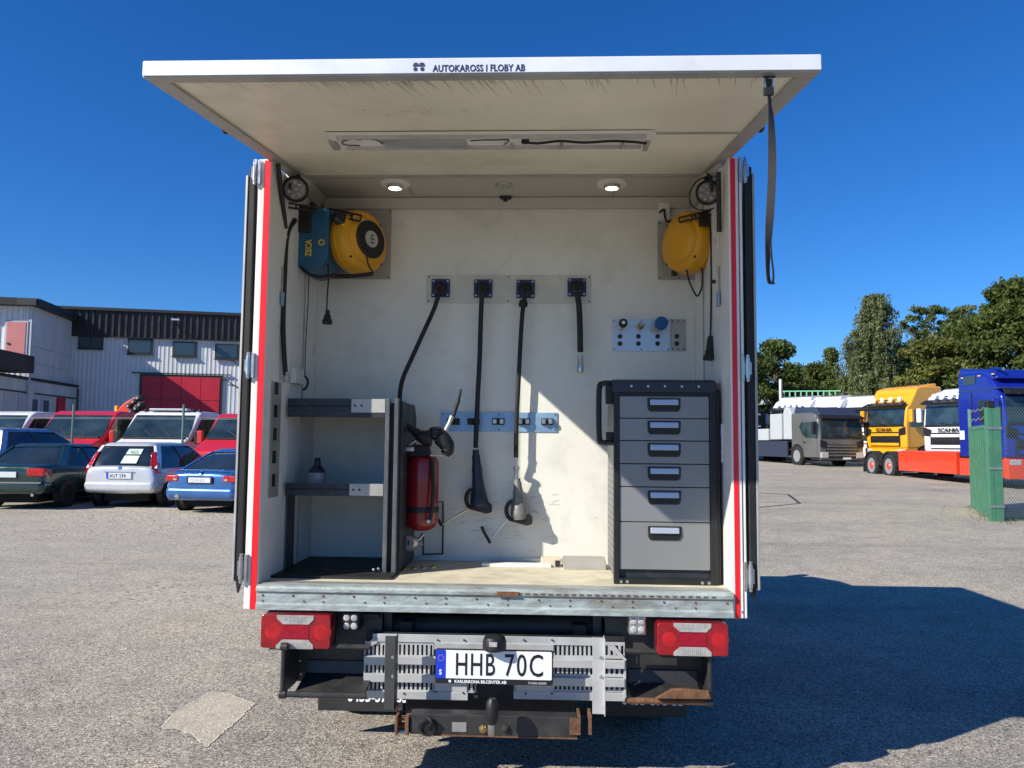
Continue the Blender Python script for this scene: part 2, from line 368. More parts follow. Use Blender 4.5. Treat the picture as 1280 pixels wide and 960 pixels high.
# galvanised sill
prof = [(3.60, .902), (3.50, .902), (3.483, .898), (3.476, .888), (3.476, .874), (3.486, .868), (3.486, .822), (3.479, .818), (3.479, .792), (3.60, .792)]
sill = MB().prism(prof, 'x', XL+.001, XR-.001).build('rear_sill', 'galv', T, bev=.0025)
b = MB()
for i in range(16):
    x = XL+.03+(XR-XL-.06)*i/15; b.cyl((x, 3.487, .856), (0, -1, 0), .005, .004, 8); b.cyl((x+.05 if i % 2 else x+.0, 3.487, .832), (0, -1, 0), .004, .004, 8)
tag(b.build('sill_rivets', 'rust', sill), kind='stuff')
MB().box(ax(620, 740, 3.48)+.005, ax(640, 740, 3.48)+.03, 3.47, 3.476, .872, .892).build('latch_keeper', 'rust', sill)
b = MB(); 
for i in range(26): x = .0+.034*(i-3); b.box(x, x+.018, 3.4735, 3.478, .880, .8855)
tag(b.build('worn_edge', 'rust', sill), kind='stuff')
# tread strip along the front edge of the floor
B('floor_edge_trim', 'alu_dull', (XL+.01, XR-.01, Y0+.012, Y0+.06, .9025, .9055), bev=.001)

# ---- doors folded forward along both sides
for s, x in ((-1, XL-.062), (1, XR+.062)):
    xo = x+s*.055
    def X(a): return x+s*a
    dr = MB().box(X(.026), X(.054), 3.53, 4.48, .905, 2.82).build('side_door', 'white_paint', T, bev=.004)
    MB().box(X(.046), X(.0565), 3.495, 3.53, .912, 2.79).build('edge_trim', 'alu_dull', dr, bev=.002)
    MB().box(X(.012), X(.046), 3.500, 3.53, .915, 2.825).build('door_gasket', 'black_rubber', dr, bev=.006)
    MB().prism([(X(.040), .915), (X(.014), .915), (X(.030), .86)], 'y', 3.50, 3.52).build('gasket_flap', 'black_rubber', dr)
    for i, (z, L_) in enumerate(((az(307, 710, 3.5), .125), (az(318, 457, 3.5), .115), (az(330, 216, 3.5), .115))):
        h = MB().box(X(-.016), X(-.002), 3.485, 3.50, z-L_/2, z+L_/2).build('hinge', 'steel', dr, bev=.002)
        k = MB(); k.cyl((X(.012), 3.487, z-L_/2+.012), (0, 0, 1), .0105, L_-.024, 12, .002)
        k.cyl((X(.012), 3.487, z-L_/2-.004), (0, 0, 1), .0075, L_+.008, 10, .002); k.box(X(-.002), X(.03), 3.49, 3.497, z-L_/2+.03, z+L_/2-.03)
        k.build('hinge_barrel', 'steel', h)

# ---- the raised flap
FS, FY, FZ = .1329, 2.361, 2.7176
FL, FR = XL-.015, XR+.015
def fz(y, d=0): return FZ+FS*(y-FY)+d
FE = 3.90
flap = MB()
flap.prism([(FY, fz(FY)+.004), (FE, fz(FE)+.004), (FE, fz(FE)+.045), (FY, fz(FY)+.045)], 'x', FL+.01, FR-.01)
flap = flap.build('rear_flap', 'flap_panel', T, smooth=False)
def strip(x0, x1, ya, yb, d0, d1, name, m, bev=.0015):
    return MB().prism([(ya, fz(ya)+d0), (yb, fz(yb)+d0), (yb, fz(yb)+d1), (ya, fz(ya)+d1)], 'x', x0, x1).build(name, m, flap, bev=bev)
strip(FL, FR, FY-.004, FY, -.001, .047, 'front_edge_profile', mat('flap_edge', (.74, .76, .78), .35, .15, var=.04, vs=5, dirt=(.45, .36, .25), ds=4, da=.25))
strip(FL, FR, FY, FY+.055, -.006, .004, 'edge_frame', 'alu_dull'); strip(FL, FR, FE-.03, FE, -.008, .004, 'edge_frame', 'alu_dull')
strip(FL, FL+.062, FY+.055, FE-.03, -.006, .004, 'edge_frame', 'alu_dull'); strip(FR-.062, FR, FY+.055, FE-.03, -.006, .004, 'edge_frame', 'alu_dull')
strip(FL, FL+.01, FY, FE, .004, .047, 'side_profile', 'alu'); strip(FR-.01, FR, FY, FE, .004, .047, 'side_profile', 'alu')
strip(FL, FR, FY, FE, .0475, .05, 'flap_skin', 'white_paint')
# lettering along its rear edge
sy = FY-.0048; s_ = FPX/FY
p = at(541, 89.5, sy); text('AUTOKAROSS I FLOBY AB', 'maker_lettering', 'ink_navy', flap, (p.x, sy, p.z), .0305, xs=.79, fat=.0008, ext=.0005, space=1.04)
lg = MB()
c = at(523.5, 84, sy)
for dx in (-.011, .011):
    lg.lathe([(.0065, 0), (.0065, .0008)], (c.x+dx, sy+.0003, c.z-.006), (0, -1, 0), 14)
lg.box(c.x-.019, c.x+.019, sy-.0008, sy, c.z+.003, c.z+.009); lg.box(c.x-.016, c.x-.004, sy-.0009, sy, c.z+.0105, c.z+.0145); lg.box(c.x+.002, c.x+.016, sy-.0009, sy, c.z+.0105, c.z+.0145)
lg.build('maker_emblem', 'ink_navy', flap)
# strip light under the flap
def onflap(u, v, d=0):
    r = ray(u, v); t = (FZ+d - FS*FY - CAM.z)/(r.z - FS*r.y); return CAM + r*t
a0 = onflap(412, 163); a1 = onflap(813, 183); ya, yb = onflap(600, 164).y, onflap(600, 182).y
x0, x1 = onflap(414, 174).x, onflap(813, 174).x
MB().prism([(ya, fz(ya)+.0), (yb, fz(yb)+0), (yb, fz(yb)-.005), (ya, fz(ya)-.005)], 'x', x0, x1).build('strip_light_tray', mat('tray', (.80, .78, .72), .4, var=.05), flap, bev=.001)
ym = (ya+yb)/2+.02
b = MB(); 
for z0_, z1_, y0_, y1_ in ((-.005, -.022, ya+.035, ya+.041), (-.005, -.022, yb-.02, yb-.014)):
    b.prism([(y0_, fz(y0_)+z0_), (y1_, fz(y1_)+z0_), (y1_, fz(y1_)+z1_), (y0_, fz(y0_)+z1_)], 'x', x0+.04, x1-.03)
b.build('tray_lip', 'alu', flap)
xa, xb = onflap(478, 175).x, onflap(583, 175).x
MB().prism([(ya+.043, fz(ya)-.005), (yb-.022, fz(yb)-.005), (yb-.022, fz(yb)-.012), (ya+.043, fz(ya)-.012)], 'x', xa, xb).build('lamp_cover', 'alu', flap, bev=.001)
b = MB()
b.tube([(onflap(u, v).x, onflap(u, v).y, onflap(u, v).z-.018) for u, v in ((652, 172), (672, 174), (700, 171), (730, 173), (765, 171), (790, 172), (808, 174))], .0055, 6, 5)
b.tube([(onflap(u, v).x, onflap(u, v).y, onflap(u, v).z-.014) for u, v in ((430, 170), (455, 170), (470, 171), (479, 176))], .003, 5, 5)
b.tube([(onflap(u, v).x, onflap(u, v).y, onflap(u, v).z-.014) for u, v in ((450, 178), (432, 177), (428, 173), (440, 170), (452, 171))], .0028, 5, 5)
b.tube([(onflap(u, v).x, onflap(u, v).y, onflap(u, v).z-.014) for u, v in ((588, 172), (605, 171), (620, 171), (636, 171), (630, 177))], .0028, 5, 5)
b.cbox(onflap(657, 172)-Vector((0, 0, .018)), (.03, .02, .014)); b.build('light_cable', 'black_rubber', flap)
b = MB(); 
for u in (640, 702, 778): b.cbox(onflap(u, 178)-Vector((0, 0, .014)), (.012, .03, .018))
b.cbox(onflap(418, 178)-Vector((0, 0, .012)), (.03, .09, .014)); b.cbox(onflap(808, 178)-Vector((0, 0, .012)), (.02, .1, .018))
b.build('cable_clip', 'alu_dull', flap, bev=.002)
q = onflap(870, 166); MB().prism([(q.y, fz(q.y)+.001), (q.y+.007, fz(q.y+.007)+.001), (q.y+.007, fz(q.y)-.004), (q.y, fz(q.y)-.004)], 'x', x1+.01, FR-.07).build('panel_seam', 'alu_dull', flap)
# scuff streaks on the panel near the rear edge (thin dried dirt runs)
mat('scuff', (.33, .29, .19), .8, var=.3, vs=40)
b = MB()
for i in range(170):
    x = FL+.12+rnd.random()*(FR-FL-.3) if i < 90 else -.75+abs(rnd.gauss(0, .42)); ln = rnd.choice((.03, .05, .09, .16))*rnd.uniform(.5, 1.2); ya2 = FY+.056+rnd.random()*.03; dx = ln*rnd.uniform(.15, .32); wd = rnd.uniform(.0008, .0032)
    zz = .0012
    b.add([(x, ya2, fz(ya2)+.004-zz), (x+wd, ya2, fz(ya2)+.004-zz), (x+dx+wd*.3, ya2+ln, fz(ya2+ln)+.004-zz), (x+dx, ya2+ln, fz(ya2+ln)+.004-zz)], [(0, 1, 2, 3)])
for i in range(26):
    x = -.78+rnd.random()*.5; y_ = FY+.34+rnd.random()*.12; wd = rnd.uniform(.004, .02)
    b.add([(x, y_, fz(y_)+.0028), (x+wd, y_+.002, fz(y_+.002)+.0028), (x+wd, y_+.006, fz(y_+.006)+.0028), (x+.01, y_+.005, fz(y_+.005)+.0028)], [(0, 1, 2, 3)])
tag(b.build('scuff_marks', 'scuff', flap, smooth=False), kind='stuff')
# little black buffers on the flap's side
for u, v in ((287, 165), (948, 163)):
    x = FL-.008 if u < 500 else FR+.008
    b = MB().lathe([(.016, -.01), (.02, -.004), (.02, .004), (.014, .012)], (x, onflap(u, v).y, fz(onflap(u, v).y)+.012), (1 if x > 0 else -1, 0, 0), 12); b.build('rubber_buffer', 'black_rubber', flap)
# brackets and gas struts
for s, x in ((-1, XL), (1, XR)):
    xx = x-s*.03
    MB().prism([(3.66, 2.80), (3.80, 2.905), (3.80, 2.86), (3.70, 2.77)], 'x', xx-.004, xx+.004).build('strut_bracket', 'chassis', T)
    if s < 0: p0, p1, p2 = Vector((x+.022, 3.52, az(341, 205, 3.52))), at(357, 285, 3.72), at(362, 345, 3.84)
    else: p0, p1, p2 = Vector((x-.030, 3.56, az(905, 215, 3.56))), at(899, 290, 3.62), at(892, 352, 3.68)
    st = MB().tube([p0, p1], .0115, 12).build('gas_strut', 'black_plastic', T)
    MB().tube([p1, p2], .0045, 8).build('strut_rod', 'steel', st)
    MB().lathe([(.006, -.01), (.010, -.004), (.010, .006), (.005, .01)], p2, (1, 0, 0), 10).build('strut_end', 'black_plastic', st)
# ================================================================ inside the cargo bay
def plate(name, m, u0, v0, u1, v1, Y, th=.004, parent=None, bev=.001, screws=True, **k):
    a, b_ = at(u0, v1, Y), at(u1, v0, Y)
    o = MB().box(a.x, b_.x, Y-th, Y, a.z, b_.z).build(name, m, parent or T, bev=bev, **k)
    if screws:
        s = MB()
        for x in (a.x+.012, (a.x+b_.x)/2, b_.x-.012):
            for z in (a.z+.012, b_.z-.012): s.lathe([(.0045, 0), (.004, .002), (0, .0025)], (x, Y-th, z), (0, -1, 0), 8)
        tag(s.build('plate_screws', 'chassis', o), kind='stuff')
    return o
YW = Y1
plate('reel_plate', 'alu_dull', 396, 261, 490, 349, YW-.001)
plate('reel_plate', 'alu_dull', 822, 277, 876, 350, YW-.001)
sp_ = plate('socket_plate', mat('alu_grubby', (.58, .56, .49), .5, .35, var=.1, vs=6, dirt=(.80, .78, .72), ds=8, da=.5), 533, 344, 739, 379, YW-.001)
hook = plate('clip_rail', 'alu_blue_lit', 551, 516, 697, 539, YW-.001, th=.005)
for u in (567, 592, 623, 655, 684):
    c = at(u, 527, YW-.006)
    b = MB().box(c.x-.034, c.x+.034, YW-.020, YW-.0075, c.z-.018, c.z+.018); k = b.build('clip', 'black_rubber', hook, bev=.003)
    for s in (-1, 1):
        MB().box(c.x+s*.008, c.x+s*.030, YW-.034, YW-.020, c.z-.012, c.z+.013).build('clip_jaw', 'black_plastic' if u in (567, 592) else 'steel', k, bev=.003)
# coupling panel
cp = plate('coupling_panel', mat('tape_panel', (.50, .56, .62), .35, .6, var=.05, vs=4), 765, 399, 838, 439, YW-.001, th=.004)
plate('coupling_panel', 'alu_dull', 838.5, 399, 857, 439, YW-.001, th=.004)
for u in (775, 798, 822, 846):
    for v in (420.5, 429.5):
        c = at(u, v, YW-.005); MB().lathe([(.0135, 0), (.013, .003), (.008, .004), (.008, .0035)], c, (0, -1, 0), 12).build('indicator_light', 'black_plastic', cp)
for i, (u, v, ca) in enumerate(((777, 407, 'black'), (801, 407, 'brass'), (824, 407, 'blue'))):
    c = at(u-1, v+2, YW-.005); ax_ = Vector((.05, -1, .12))
    k = MB().lathe([(.018, 0), (.018, .02), (.014, .022), (.014, .05), (.017, .052), (.017, .07)], c, ax_, 14).build('coupling', 'steel' if ca != 'brass' else 'brass', cp)
    e = c+ax_.normalized()*.07
    if ca == 'black':
        MB().lathe([(.023, 0), (.024, .004), (.024, .022), (.02, .026), (.009, .026), (.009, .027)], e, ax_, 16).build('coupling_cap', 'black_plastic', k)
        MB().lathe([(.010, 0), (.009, .003), (0, .0032)], e+ax_.normalized()*.027, ax_, 12).build('coupling_bore', 'plate_white', k)
    elif ca == 'brass': MB().lathe([(.013, 0), (.013, .02), (.006, .02), (.006, .012)], e, ax_, 14).build('coupling_cap', 'steel', k)
    else: MB().lathe([(.032, -.005), (.036, 0), (.036, .024), (.030, .030), (0, .031)], e, ax_, 20).build('coupling_cap', 'blue_cap', k)
for (u, v, w_) in ((777, 414, 14), (799, 415, 16), (823, 415, 16), (845, 418.5, 14)):
    c = at(u, v+.8, YW-.0052); text('-----', 'panel_print', 'ink_grey', cp, (c.x-w_/2/225, YW-.0053, c.z), .012, ext=.0001)
# cable trunking and corner socket box
tr = MB().box(ax(870, 400, YW), ax(877, 400, YW), YW-.02, YW-.001, az(873, 500, YW), az(873, 372, YW)).build('cable_trunking', 'tape_panel', T, bev=.002)
c0, c1 = at(822, 276, YW), at(836, 256, YW)
jb = MB().box(c0.x, c1.x, YW-.04, YW-.001, c0.z, c1.z).build('junction_box', 'white_paint', T, bev=.003)
MB().tube([at(824, 266, YW-.05), at(830, 262, YW-.05), at(831, 270, YW-.055), at(834, 277, YW-.06), at(841, 275, YW-.04)], .006, 6, 5).build('junction_cable', 'black_rubber', jb)
# side wall fittings
b = MB()
for z0_, z1_ in ((az(900, 348, 3.75), az(900, 330, 3.75)),): pass
for s, x, u in ((-1, XL, 348), (1, XR, 901)):
    zt, zm, zb = az(u, 335, 3.72), az(u, 367, 3.72), az(u, 384, 3.72)
    lt = MB().box(x, x-s*.006, 3.68, 3.70, zb, zt).build('lock_rail', 'alu_dull', T, bev=.001)
    MB().box(x-s*.006, x-s*.014, 3.665, 3.712, zb, zm).build('lock_catch', 'alu_blue_lit', lt, bev=.002)
# left jamb perforated plate
zt, zb = az(348, 477, 3.62), az(342, 622, 3.62)
pf = MB(); n = 5; hs_ = (zt-zb)/n
for i in range(n):
    z = zb+i*hs_
    pf.box(XL, XL+.006, 3.59, 3.72, z, z+hs_*.45); pf.box(XL, XL+.006, 3.59, 3.622, z+hs_*.45, z+hs_); pf.box(XL, XL+.006, 3.685, 3.72, z+hs_*.45, z+hs_)
pf.build('perforated_strip', 'alu_dull', T, smooth=False)
b = MB()
for i in range(n): z = zb+i*hs_; b.box(XL, XL+.0015, 3.622, 3.685, z+hs_*.45, z+hs_)
tag(b.build('strip_slots', 'ink_black', T), kind='stuff')
# right jamb latch strip
zt, zb = az(905, 530, 3.7), az(905, 578, 3.7)
ls = MB().box(XR-.006, XR, 3.66, 3.70, zb, zt).build('latch_strip', 'white_paint', T, bev=.001)
MB().box(XR-.012, XR-.006, 3.67, 3.69, (zb+zt)/2-.03, (zb+zt)/2+.03).build('latch_hole_plate', 'chassis', ls)
# grey box on left wall above the shelf
c0, c1 = at(362, 478, 3.95), at(379, 463, 3.95)
MB().box(XL, XL+.03, 3.86, 4.0, c0.z-.01, c1.z+.01).build('wall_box', 'grp_wall', T, bev=.003)
# kick plate, boxed aluminium angle on the floor at the back wall
kz0, kz1 = ZF, az(640, 697, YW-.01)
B('kick_plate', 'tape_panel', (ax(515, 700, YW), ax(755, 700, YW), YW-.008, YW-.001, kz0, kz1), bev=.001)
a, b2 = at(602, 714, 4.12), at(689, 705, 4.12)
MB().box(a.x, b2.x, 4.10, 4.16, ZF, b2.z).build('white_angle', 'white_paint', T, bev=.002)
a, b2 = at(704, 716, 4.08), at(757, 700, 4.08)
b = MB().prism([(4.05, ZF), (4.20, ZF), (4.20, ZF+.05), (4.12, ZF+.055), (4.05, ZF+.03)], 'x', a.x, b2.x); b.build('floor_duct', 'alu_dull', T, bev=.002)
MB().box(ax(676, 710, 4.12), ax(701, 710, 4.12), 4.12, 4.2, ZF, ZF+.045).build('floor_block', 'floor_ply', T, bev=.003)
MB().box(ax(694, 710, 4.1), ax(700, 710, 4.1), 4.11, 4.12, ZF+.005, ZF+.035).build('duct_opening', 'chassis', T)
# ---- ceiling lamps
def ceil(u, v, z=ZC): d = ray(u, v); return CAM+d*((z-CAM.z)/d.z)
for u, v, r, on in ((494, 229, .082, 1), (765, 229, .082, 1), (630, 230.5, .046, 0)):
    c = ceil(u, v); c.y = min(c.y, Y1-.12)
    l = MB().lathe([(r, 0), (r, .006), (r*.92, .012), (r*.55, .014), (r*.52, .006)], c, (0, 0, -1), 28).build('ceiling_lamp', 'grp_wall' if on else 'alu_dull', T)
    if on:
        MB().lathe([(r*.52, .0), (r*.52, .026), (r*.44, .030), (r*.42, .026), (0, .026)], c, (0, 0, -1), 24).build('lamp_ring', 'alu', l)
        for k in range(8):
            a = 2*math.pi*k/8; q = c+Vector((math.cos(a)*r*.3, math.sin(a)*r*.3, -.026)) if k else c+Vector((0, 0, -.026))
            MB().lathe([(.0095, 0), (.009, .004), (0, .006)], q, (0, 0, -1), 8).build('led', 'led_white', l)
        MB().box(c.x+.02*(1 if u > 600 else 3), c.x+.02*(1 if u > 600 else 3)+.008, c.y-.0+.045, Y1-.05, ZC-.008, ZC).build('cable_clip_strip', 'alu_dull', l)
    else: MB().lathe([(r*.6, 0), (r*.55, .018), (0, .022)], c, (0, 0, -1), 18).build('lamp_lens', 'alu_dull', l)
c = at(632, 250, Y1-.04); s_ = MB().box(c.x-.032, c.x+.032, Y1-.075, Y1-.035, c.z+.0, c.z+.022).build('motion_sensor', 'black_plastic', T, bev=.005)
MB().lathe([(.014, 0), (.013, .01), (0, .018)], (c.x, Y1-.055, c.z), (0, -.2, -1), 12).build('sensor_eye', 'black_plastic', s_)
# ---- round work lamps in both upper corners
def worklamp(u, v, Y, r, name, axis):
    c = at(u, v, Y); A = Vector(axis).normalized()
    o = MB().lathe([(r*.55, .07), (r*.95, .035), (r, .0), (r, -.022), (r*.88, -.026), (r*.86, -.016), (0, -.016)][::-1], c, -A*-1, 28).build('work_lamp', 'black_plastic', T)
    MB().lathe([(r*.86, -.018), (r*.86, -.0175), (0, -.0176)][::-1], c, A, 24).build('lamp_face', mat('lens_grey', (.30, .30, .30), .25, .3, var=.3, vs=50), o)
    return c, A, r, o
for u, v, Y, r, A in ((369.5, 237, 3.70, .063, (-.2, 1, .05)), (885, 241, 3.74, .060, (.22, 1, .05))):
    c = at(u, v, Y); A = Vector(A).normalized(); U = A.orthogonal().normalized(); Q = A.cross(U)
    o = MB().lathe([(0, -.008), (r*.84, -.008), (r*.86, -.020), (r*.93, -.026), (r, -.020), (r, .01), (r*.8, .04), (r*.4, .06), (0, .06)], c, A, 30).build('work_lamp', 'black_plastic', T)
    for k in range(8):
        a = 2*math.pi*k/7; q = c+(U*math.cos(a)+Q*math.sin(a))*(r*.55 if k < 7 else 0)-A*.008
        MB().lathe([(0, -.010), (r*.12, -.006), (r*.19, 0)], q, A, 10).build('lens', 'lens_clear', o)
    MB().lathe([(0, 0), (r*.82, 0), (r*.82, -.004), (0, -.004)], c-A*.006, A, 24).build('lamp_face', 'lens_grey2' if 'lens_grey2' in MATS else mat('lens_grey2', (.26, .26, .25), .3, .3, var=.35, vs=60), o)
    MB().box(c.x-.008, c.x+.008, c.y+.03, c.y+.06, c.z, c.z+.09).build('lamp_bracket', 'chassis', o)
b = MB().tube([at(u, v, 3.80) for u, v in ((905, 226), (890, 220), (872, 226), (862, 243), (866, 258), (880, 263), (897, 258), (906, 250))], .0038, 6, 6).build('lamp_cable', 'black_rubber', T)

# ================================================================ hose and cable reels
def frame_axes(axis):
    A = Vector(axis).normalized(); U = Vector((0, 0, 1)); U = (U-A*U.dot(A)).normalized(); return A, A.cross(U), U
def drum_reel(root, c, axis, r, th, m, hub=True):
    A, S, U = frame_axes(axis); c = Vector(c)
    prof = [(0, -th), (r*.72, -th), (r*.90, -th*.86), (r*.99, -th*.5), (r, -th*.1), (r*.99, th*.25), (r*.93, th*.55), (r*.80, th*.72), (r*.76, th*.70), (r*.72, th*.86), (r*.55, th*.98), (0, th*.98)]
    o = MB().lathe(prof, c, A, 36).build('reel_body', m, root, ang=50)
    MB().lathe([(r*1.003, -th*.16), (r*1.015, -th*.13), (r*1.015, -th*.09), (r*1.003, -th*.06)], c, A, 36).build('body_seam', m, o)
    for k in range(4):
        a = math.pi/4+k*math.pi/2; q = c+(S*math.cos(a)+U*math.sin(a))*r*.9+A*th*.55
        MB().lathe([(r*.045, 0), (r*.04, .006), (0, .007)], q, A, 8).build('body_screw', 'chassis', o)
    if hub:
        MB().lathe([(r*.60, th*.9), (r*.60, th*1.02), (r*.55, th*1.1), (r*.30, th*1.1), (r*.28, th*1.04), (0, th*1.04)], c, A, 30).build('hub_ring', 'black_plastic', o)
        MB().lathe([(r*.27, th*1.04), (r*.26, th*1.11), (0, th*1.12)], c, A, 20).build('hub_badge', mat('badge', (.45, .45, .42), .4), o)
        q = c+A*th*1.125
        for dz, w_ in ((.018, .02), (.0, .03), (-.02, .026)):
            MB().add([q+S*-w_/2+U*(dz-.004), q+S*w_/2+U*(dz-.004), q+S*w_/2+U*(dz+.004), q+S*-w_/2+U*(dz+.004)], [(0, 1, 2, 3)]).build('badge_print', 'ink_black', o)
    return o
def swing_arm(root, P0, P1, w_=.016):
    P0, P1 = Vector(P0), Vector(P1); d = (P1-P0).normalized(); n = d.cross(Vector((0, -1, 0))).normalized()
    b = MB()
    for s in (-1, 1): b.tube([P0+n*s*w_, P1+n*s*w_], .0055, 6)
    o = b
    k = int((P1-P0).length/.05)
    for i in range(k+1): q = P0+(P1-P0)*i/k; b.tube([q-n*w_, q+n*w_], .005, 6)
    return b.build('swing_bracket', 'black_plastic', root)
# left yellow cable reel
cY = at(449, 303, 4.08)
RY = thing('cable_reel', cY-Vector((0, 0, .2)), 'yellow cable reel with round black hub beside the blue hose reel', 'cable reel')
drum_reel(RY, cY, (.84, -.54, .05), .172, .088, 'yellow_reel')
swing_arm(RY, at(408, 264, 3.98), at(451, 273, 3.94))
MB().cbox(at(426, 274, 3.95), (.052, .04, .065)).build('arm_block', 'black_plastic', RY, bev=.006)
MB().tube([at(413, 345, 4.04), at(440, 345, 4.0), at(466, 342, 3.97)], .011, 8, 4).build('lower_arm', 'black_plastic', RY)
MB().tube([at(458, 320, 3.93), at(461, 332, 3.93), at(467, 341, 3.95)], .005, 6, 4).build('spring_clip', 'black_rubber', RY)
cab = MB().tube([at(410, 330, 3.99), at(410.5, 350, 3.99), at(409, 370, 3.99), at(408.5, 388, 3.99)], .0045, 6, 4).build('cable', 'black_rubber', RY)
c = at(409, 405, 3.99); MB().lathe([(.010, .075), (.013, .05), (.018, .045), (.019, .03), (.026, .02), (.026, 0)][::-1], c, (0, 0, 1), 16).build('plug', 'black_rubber', cab)
# left blue hose reel: boxy casing with round belly
c0 = at(392, 304, 4.02)
RB = thing('hose_reel', c0-Vector((0, 0, .2)), 'blue box shaped hose reel with yellow lettering, mounted left of the yellow reel', 'hose reel')
prof = []
zt_, zb_ = az(390, 264, 4.0), az(390, 342, 4.0); h = zt_-zb_
def bluecase(dx0, dx1, inset, name, m, parent, ya=3.93, yb=4.2):
    x0, x1 = at(dx0, 300, 4.0).x, at(dx1, 300, 4.0).x; w2 = x1-x0
    pts = []
    for k in range(9): a = R(180+180*k/8); pts.append((x0+w2/2+w2/2*math.cos(a), zb_+h*.30+h*.30*math.sin(a)))
    pts += [(x1, zt_-.01), (x1-.01, zt_), (x0+.03, zt_), (x0, zt_-.03)]
    return MB().prism(pts, 'y', ya+inset, yb).build(name, m, parent, bev=.012, seg=3)
bc = bluecase(368, 415, 0, 'reel_casing', 'blue_reel', RB)
x0 = at(366, 300, 3.95).x; x1 = at(390, 300, 3.95).x
MB().box(x0, x1, 3.915, 4.1, az(380, 291, 3.93), zt_+.005).build('hose_guide', 'black_plastic', RB, bev=.01)
p = at(388.6, 319, 3.925)
text('ZECA', 'casing_lettering', 'yellow_ink', bc, (p.x, 3.927, p.z-.005), .043, xs=.8, rot=(90, -90, 0), fat=.0015)
c = at(401, 303, 3.927); text('O', 'casing_mark', 'yellow_ink', bc, (c.x-.015, 3.927, c.z-.015), .045, rot=(90, 0, 0), fat=.001)
swing_arm(RB, at(357, 256, 3.75), at(396, 262, 3.82), .011)
MB().box(at(398, 0, 3.95).x, at(403, 0, 3.95).x, 3.9, 4.0, az(400, 268, 3.95), az(400, 256, 3.95)).build('arm_block', 'black_plastic', RB, bev=.003)
MB().tube([at(u, v, Y) for u, v, Y in ((369, 275, 3.84), (362, 285, 3.78), (358, 302, 3.75), (356, 340, 3.72), (354, 400, 3.70), (355, 440, 3.70), (357, 470, 3.71))], .0125, 9, 6).build('hose', 'black_rubber', RB)
MB().tube([at(u, v, Y) for u, v, Y in ((374, 325, 3.95), (380, 338, 3.93), (393, 345, 3.93), (408, 345, 3.95), (420, 343, 4.0))], .009, 8, 6).build('hose_loop', 'black_rubber', RB)
MB().tube([at(u, v, 4.05) for u, v in ((386, 340), (385, 380), (382, 430), (381, 470))], .0028, 5, 4).build('thin_line', 'chassis', RB)
MB().lathe([(.016, 0), (.017, .03), (.012, .035), (.012, .05)], at(357.5, 478, 3.71), (0, 0, 1), 12).build('hose_fitting', 'alu_dull', RB)
MB().tube([at(u, v, 4.06) for u, v in ((381, 470), (385, 476), (383, 484), (379, 487), (370, 484))], .006, 6, 5).build('line_end', 'black_rubber', RB)
# right yellow reel
cR = at(860, 303, 4.04)
RR = thing('cable_reel', cR-Vector((0, 0, .2)), 'yellow cable reel without hub ring, below the round lamp at the right', 'cable reel')
drum_reel(RR, cR, (-.85, -.53, .03), .165, .085, 'yellow_reel', hub=False)
swing_arm(RR, at(849, 275, 3.93), at(897, 264, 3.85), .012)
MB().cbox(at(880, 274, 3.88), (.05, .04, .07)).build('arm_block', 'black_plastic', RR, bev=.006)
MB().tube([at(u, v, 4.0) for u, v in ((858, 336), (861, 350), (867, 364), (872, 370), (877, 360), (878, 345), (877, 332))], .0045, 6, 6).build('cable_loop', 'black_rubber', RR)
cb = MB().tube([at(u, v, 3.86) for u, v in ((886, 266), (888.5, 300), (889, 350), (888.5, 400), (888, 422))], .0048, 6, 6).build('cable', 'black_rubber', RR)
MB().lathe([(.012, .12), (.017, .105), (.022, .05), (.026, .045), (.024, .03), (.034, .02), (.036, 0), (0, 0)][::-1], at(887.5, 450, 3.86), (0.04, 0, 1), 18).build('plug', 'black_rubber', cb)
MB().cbox(at(843, 341, 4.1), (.03, .03, .03)).build('reel_foot', 'chassis', RR, bev=.003)

# ================================================================ sockets with hanging hoses and guns
def socket(u, v):
    c = at(u, v, YW-.005); o = MB().box(c.x-.052, c.x+.052, YW-.020, YW-.0055, c.z-.052, c.z+.052).build('wall_socket', 'blue_socket', T, bev=.006)
    for sx in (-1, 1):
        for sz in (-1, 1): MB().lathe([(.006, 0), (.005, .002), (0, .0025)], (c.x+sx*.040, YW-.020, c.z+sz*.040), (0, -1, 0), 8).build('socket_screw', 'steel', o)
    MB().lathe([(.038, 0), (.036, .02), (.030, .024), (.030, .01), (0, .01)], (c.x, YW-.020, c.z), (0, -.96, -.25), 22).build('socket_collar', 'black_plastic', o)
    return c
def hose(name, label, c, pts, r, grp='hoses hanging from the row of blue wall sockets', cat='hose'):
    t = thing(name, (c.x, YW-.05, c.z-.5), label, cat, grp)
    q = Vector((c.x, YW-.035, c.z))
    MB().lathe([(.0, 0), (.026, 0), (.028, .03), (.02, .05), (r*1.1, .075)], q, (0, -.75, -.66), 16).build('connector', 'black_plastic', t)
    MB().tube([Vector((c.x, YW-.055, c.z-.018)), Vector((c.x, YW-.085, c.z-.045))]+[at(*p) if len(p) == 3 else at(p[0], p[1], YW-.06) for p in pts], r, 9, 7).build('hose_line', 'black_rubber', t)
    return t
c1_, c2_, c3_, c4_ = socket(551, 360.5), socket(604, 361), socket(657, 361.5), socket(721, 359.5)
H1 = hose('air_hose', 'black hose curving left from the first blue socket down behind the dark shelf unit', c1_,
          [(543, 385, 4.2), (531, 412, 4.18), (515, 447, 4.15), (503, 475, 4.1), (499.5, 500, 4.02), (502, 520, 3.98), (508, 532, 3.97)], .0125)
H2 = hose('air_hose', 'straight black hose from the second blue socket to the dark handheld gun', c2_, [(601, 400), (599.5, 450), (597, 500), (594.5, 560)], .0135)
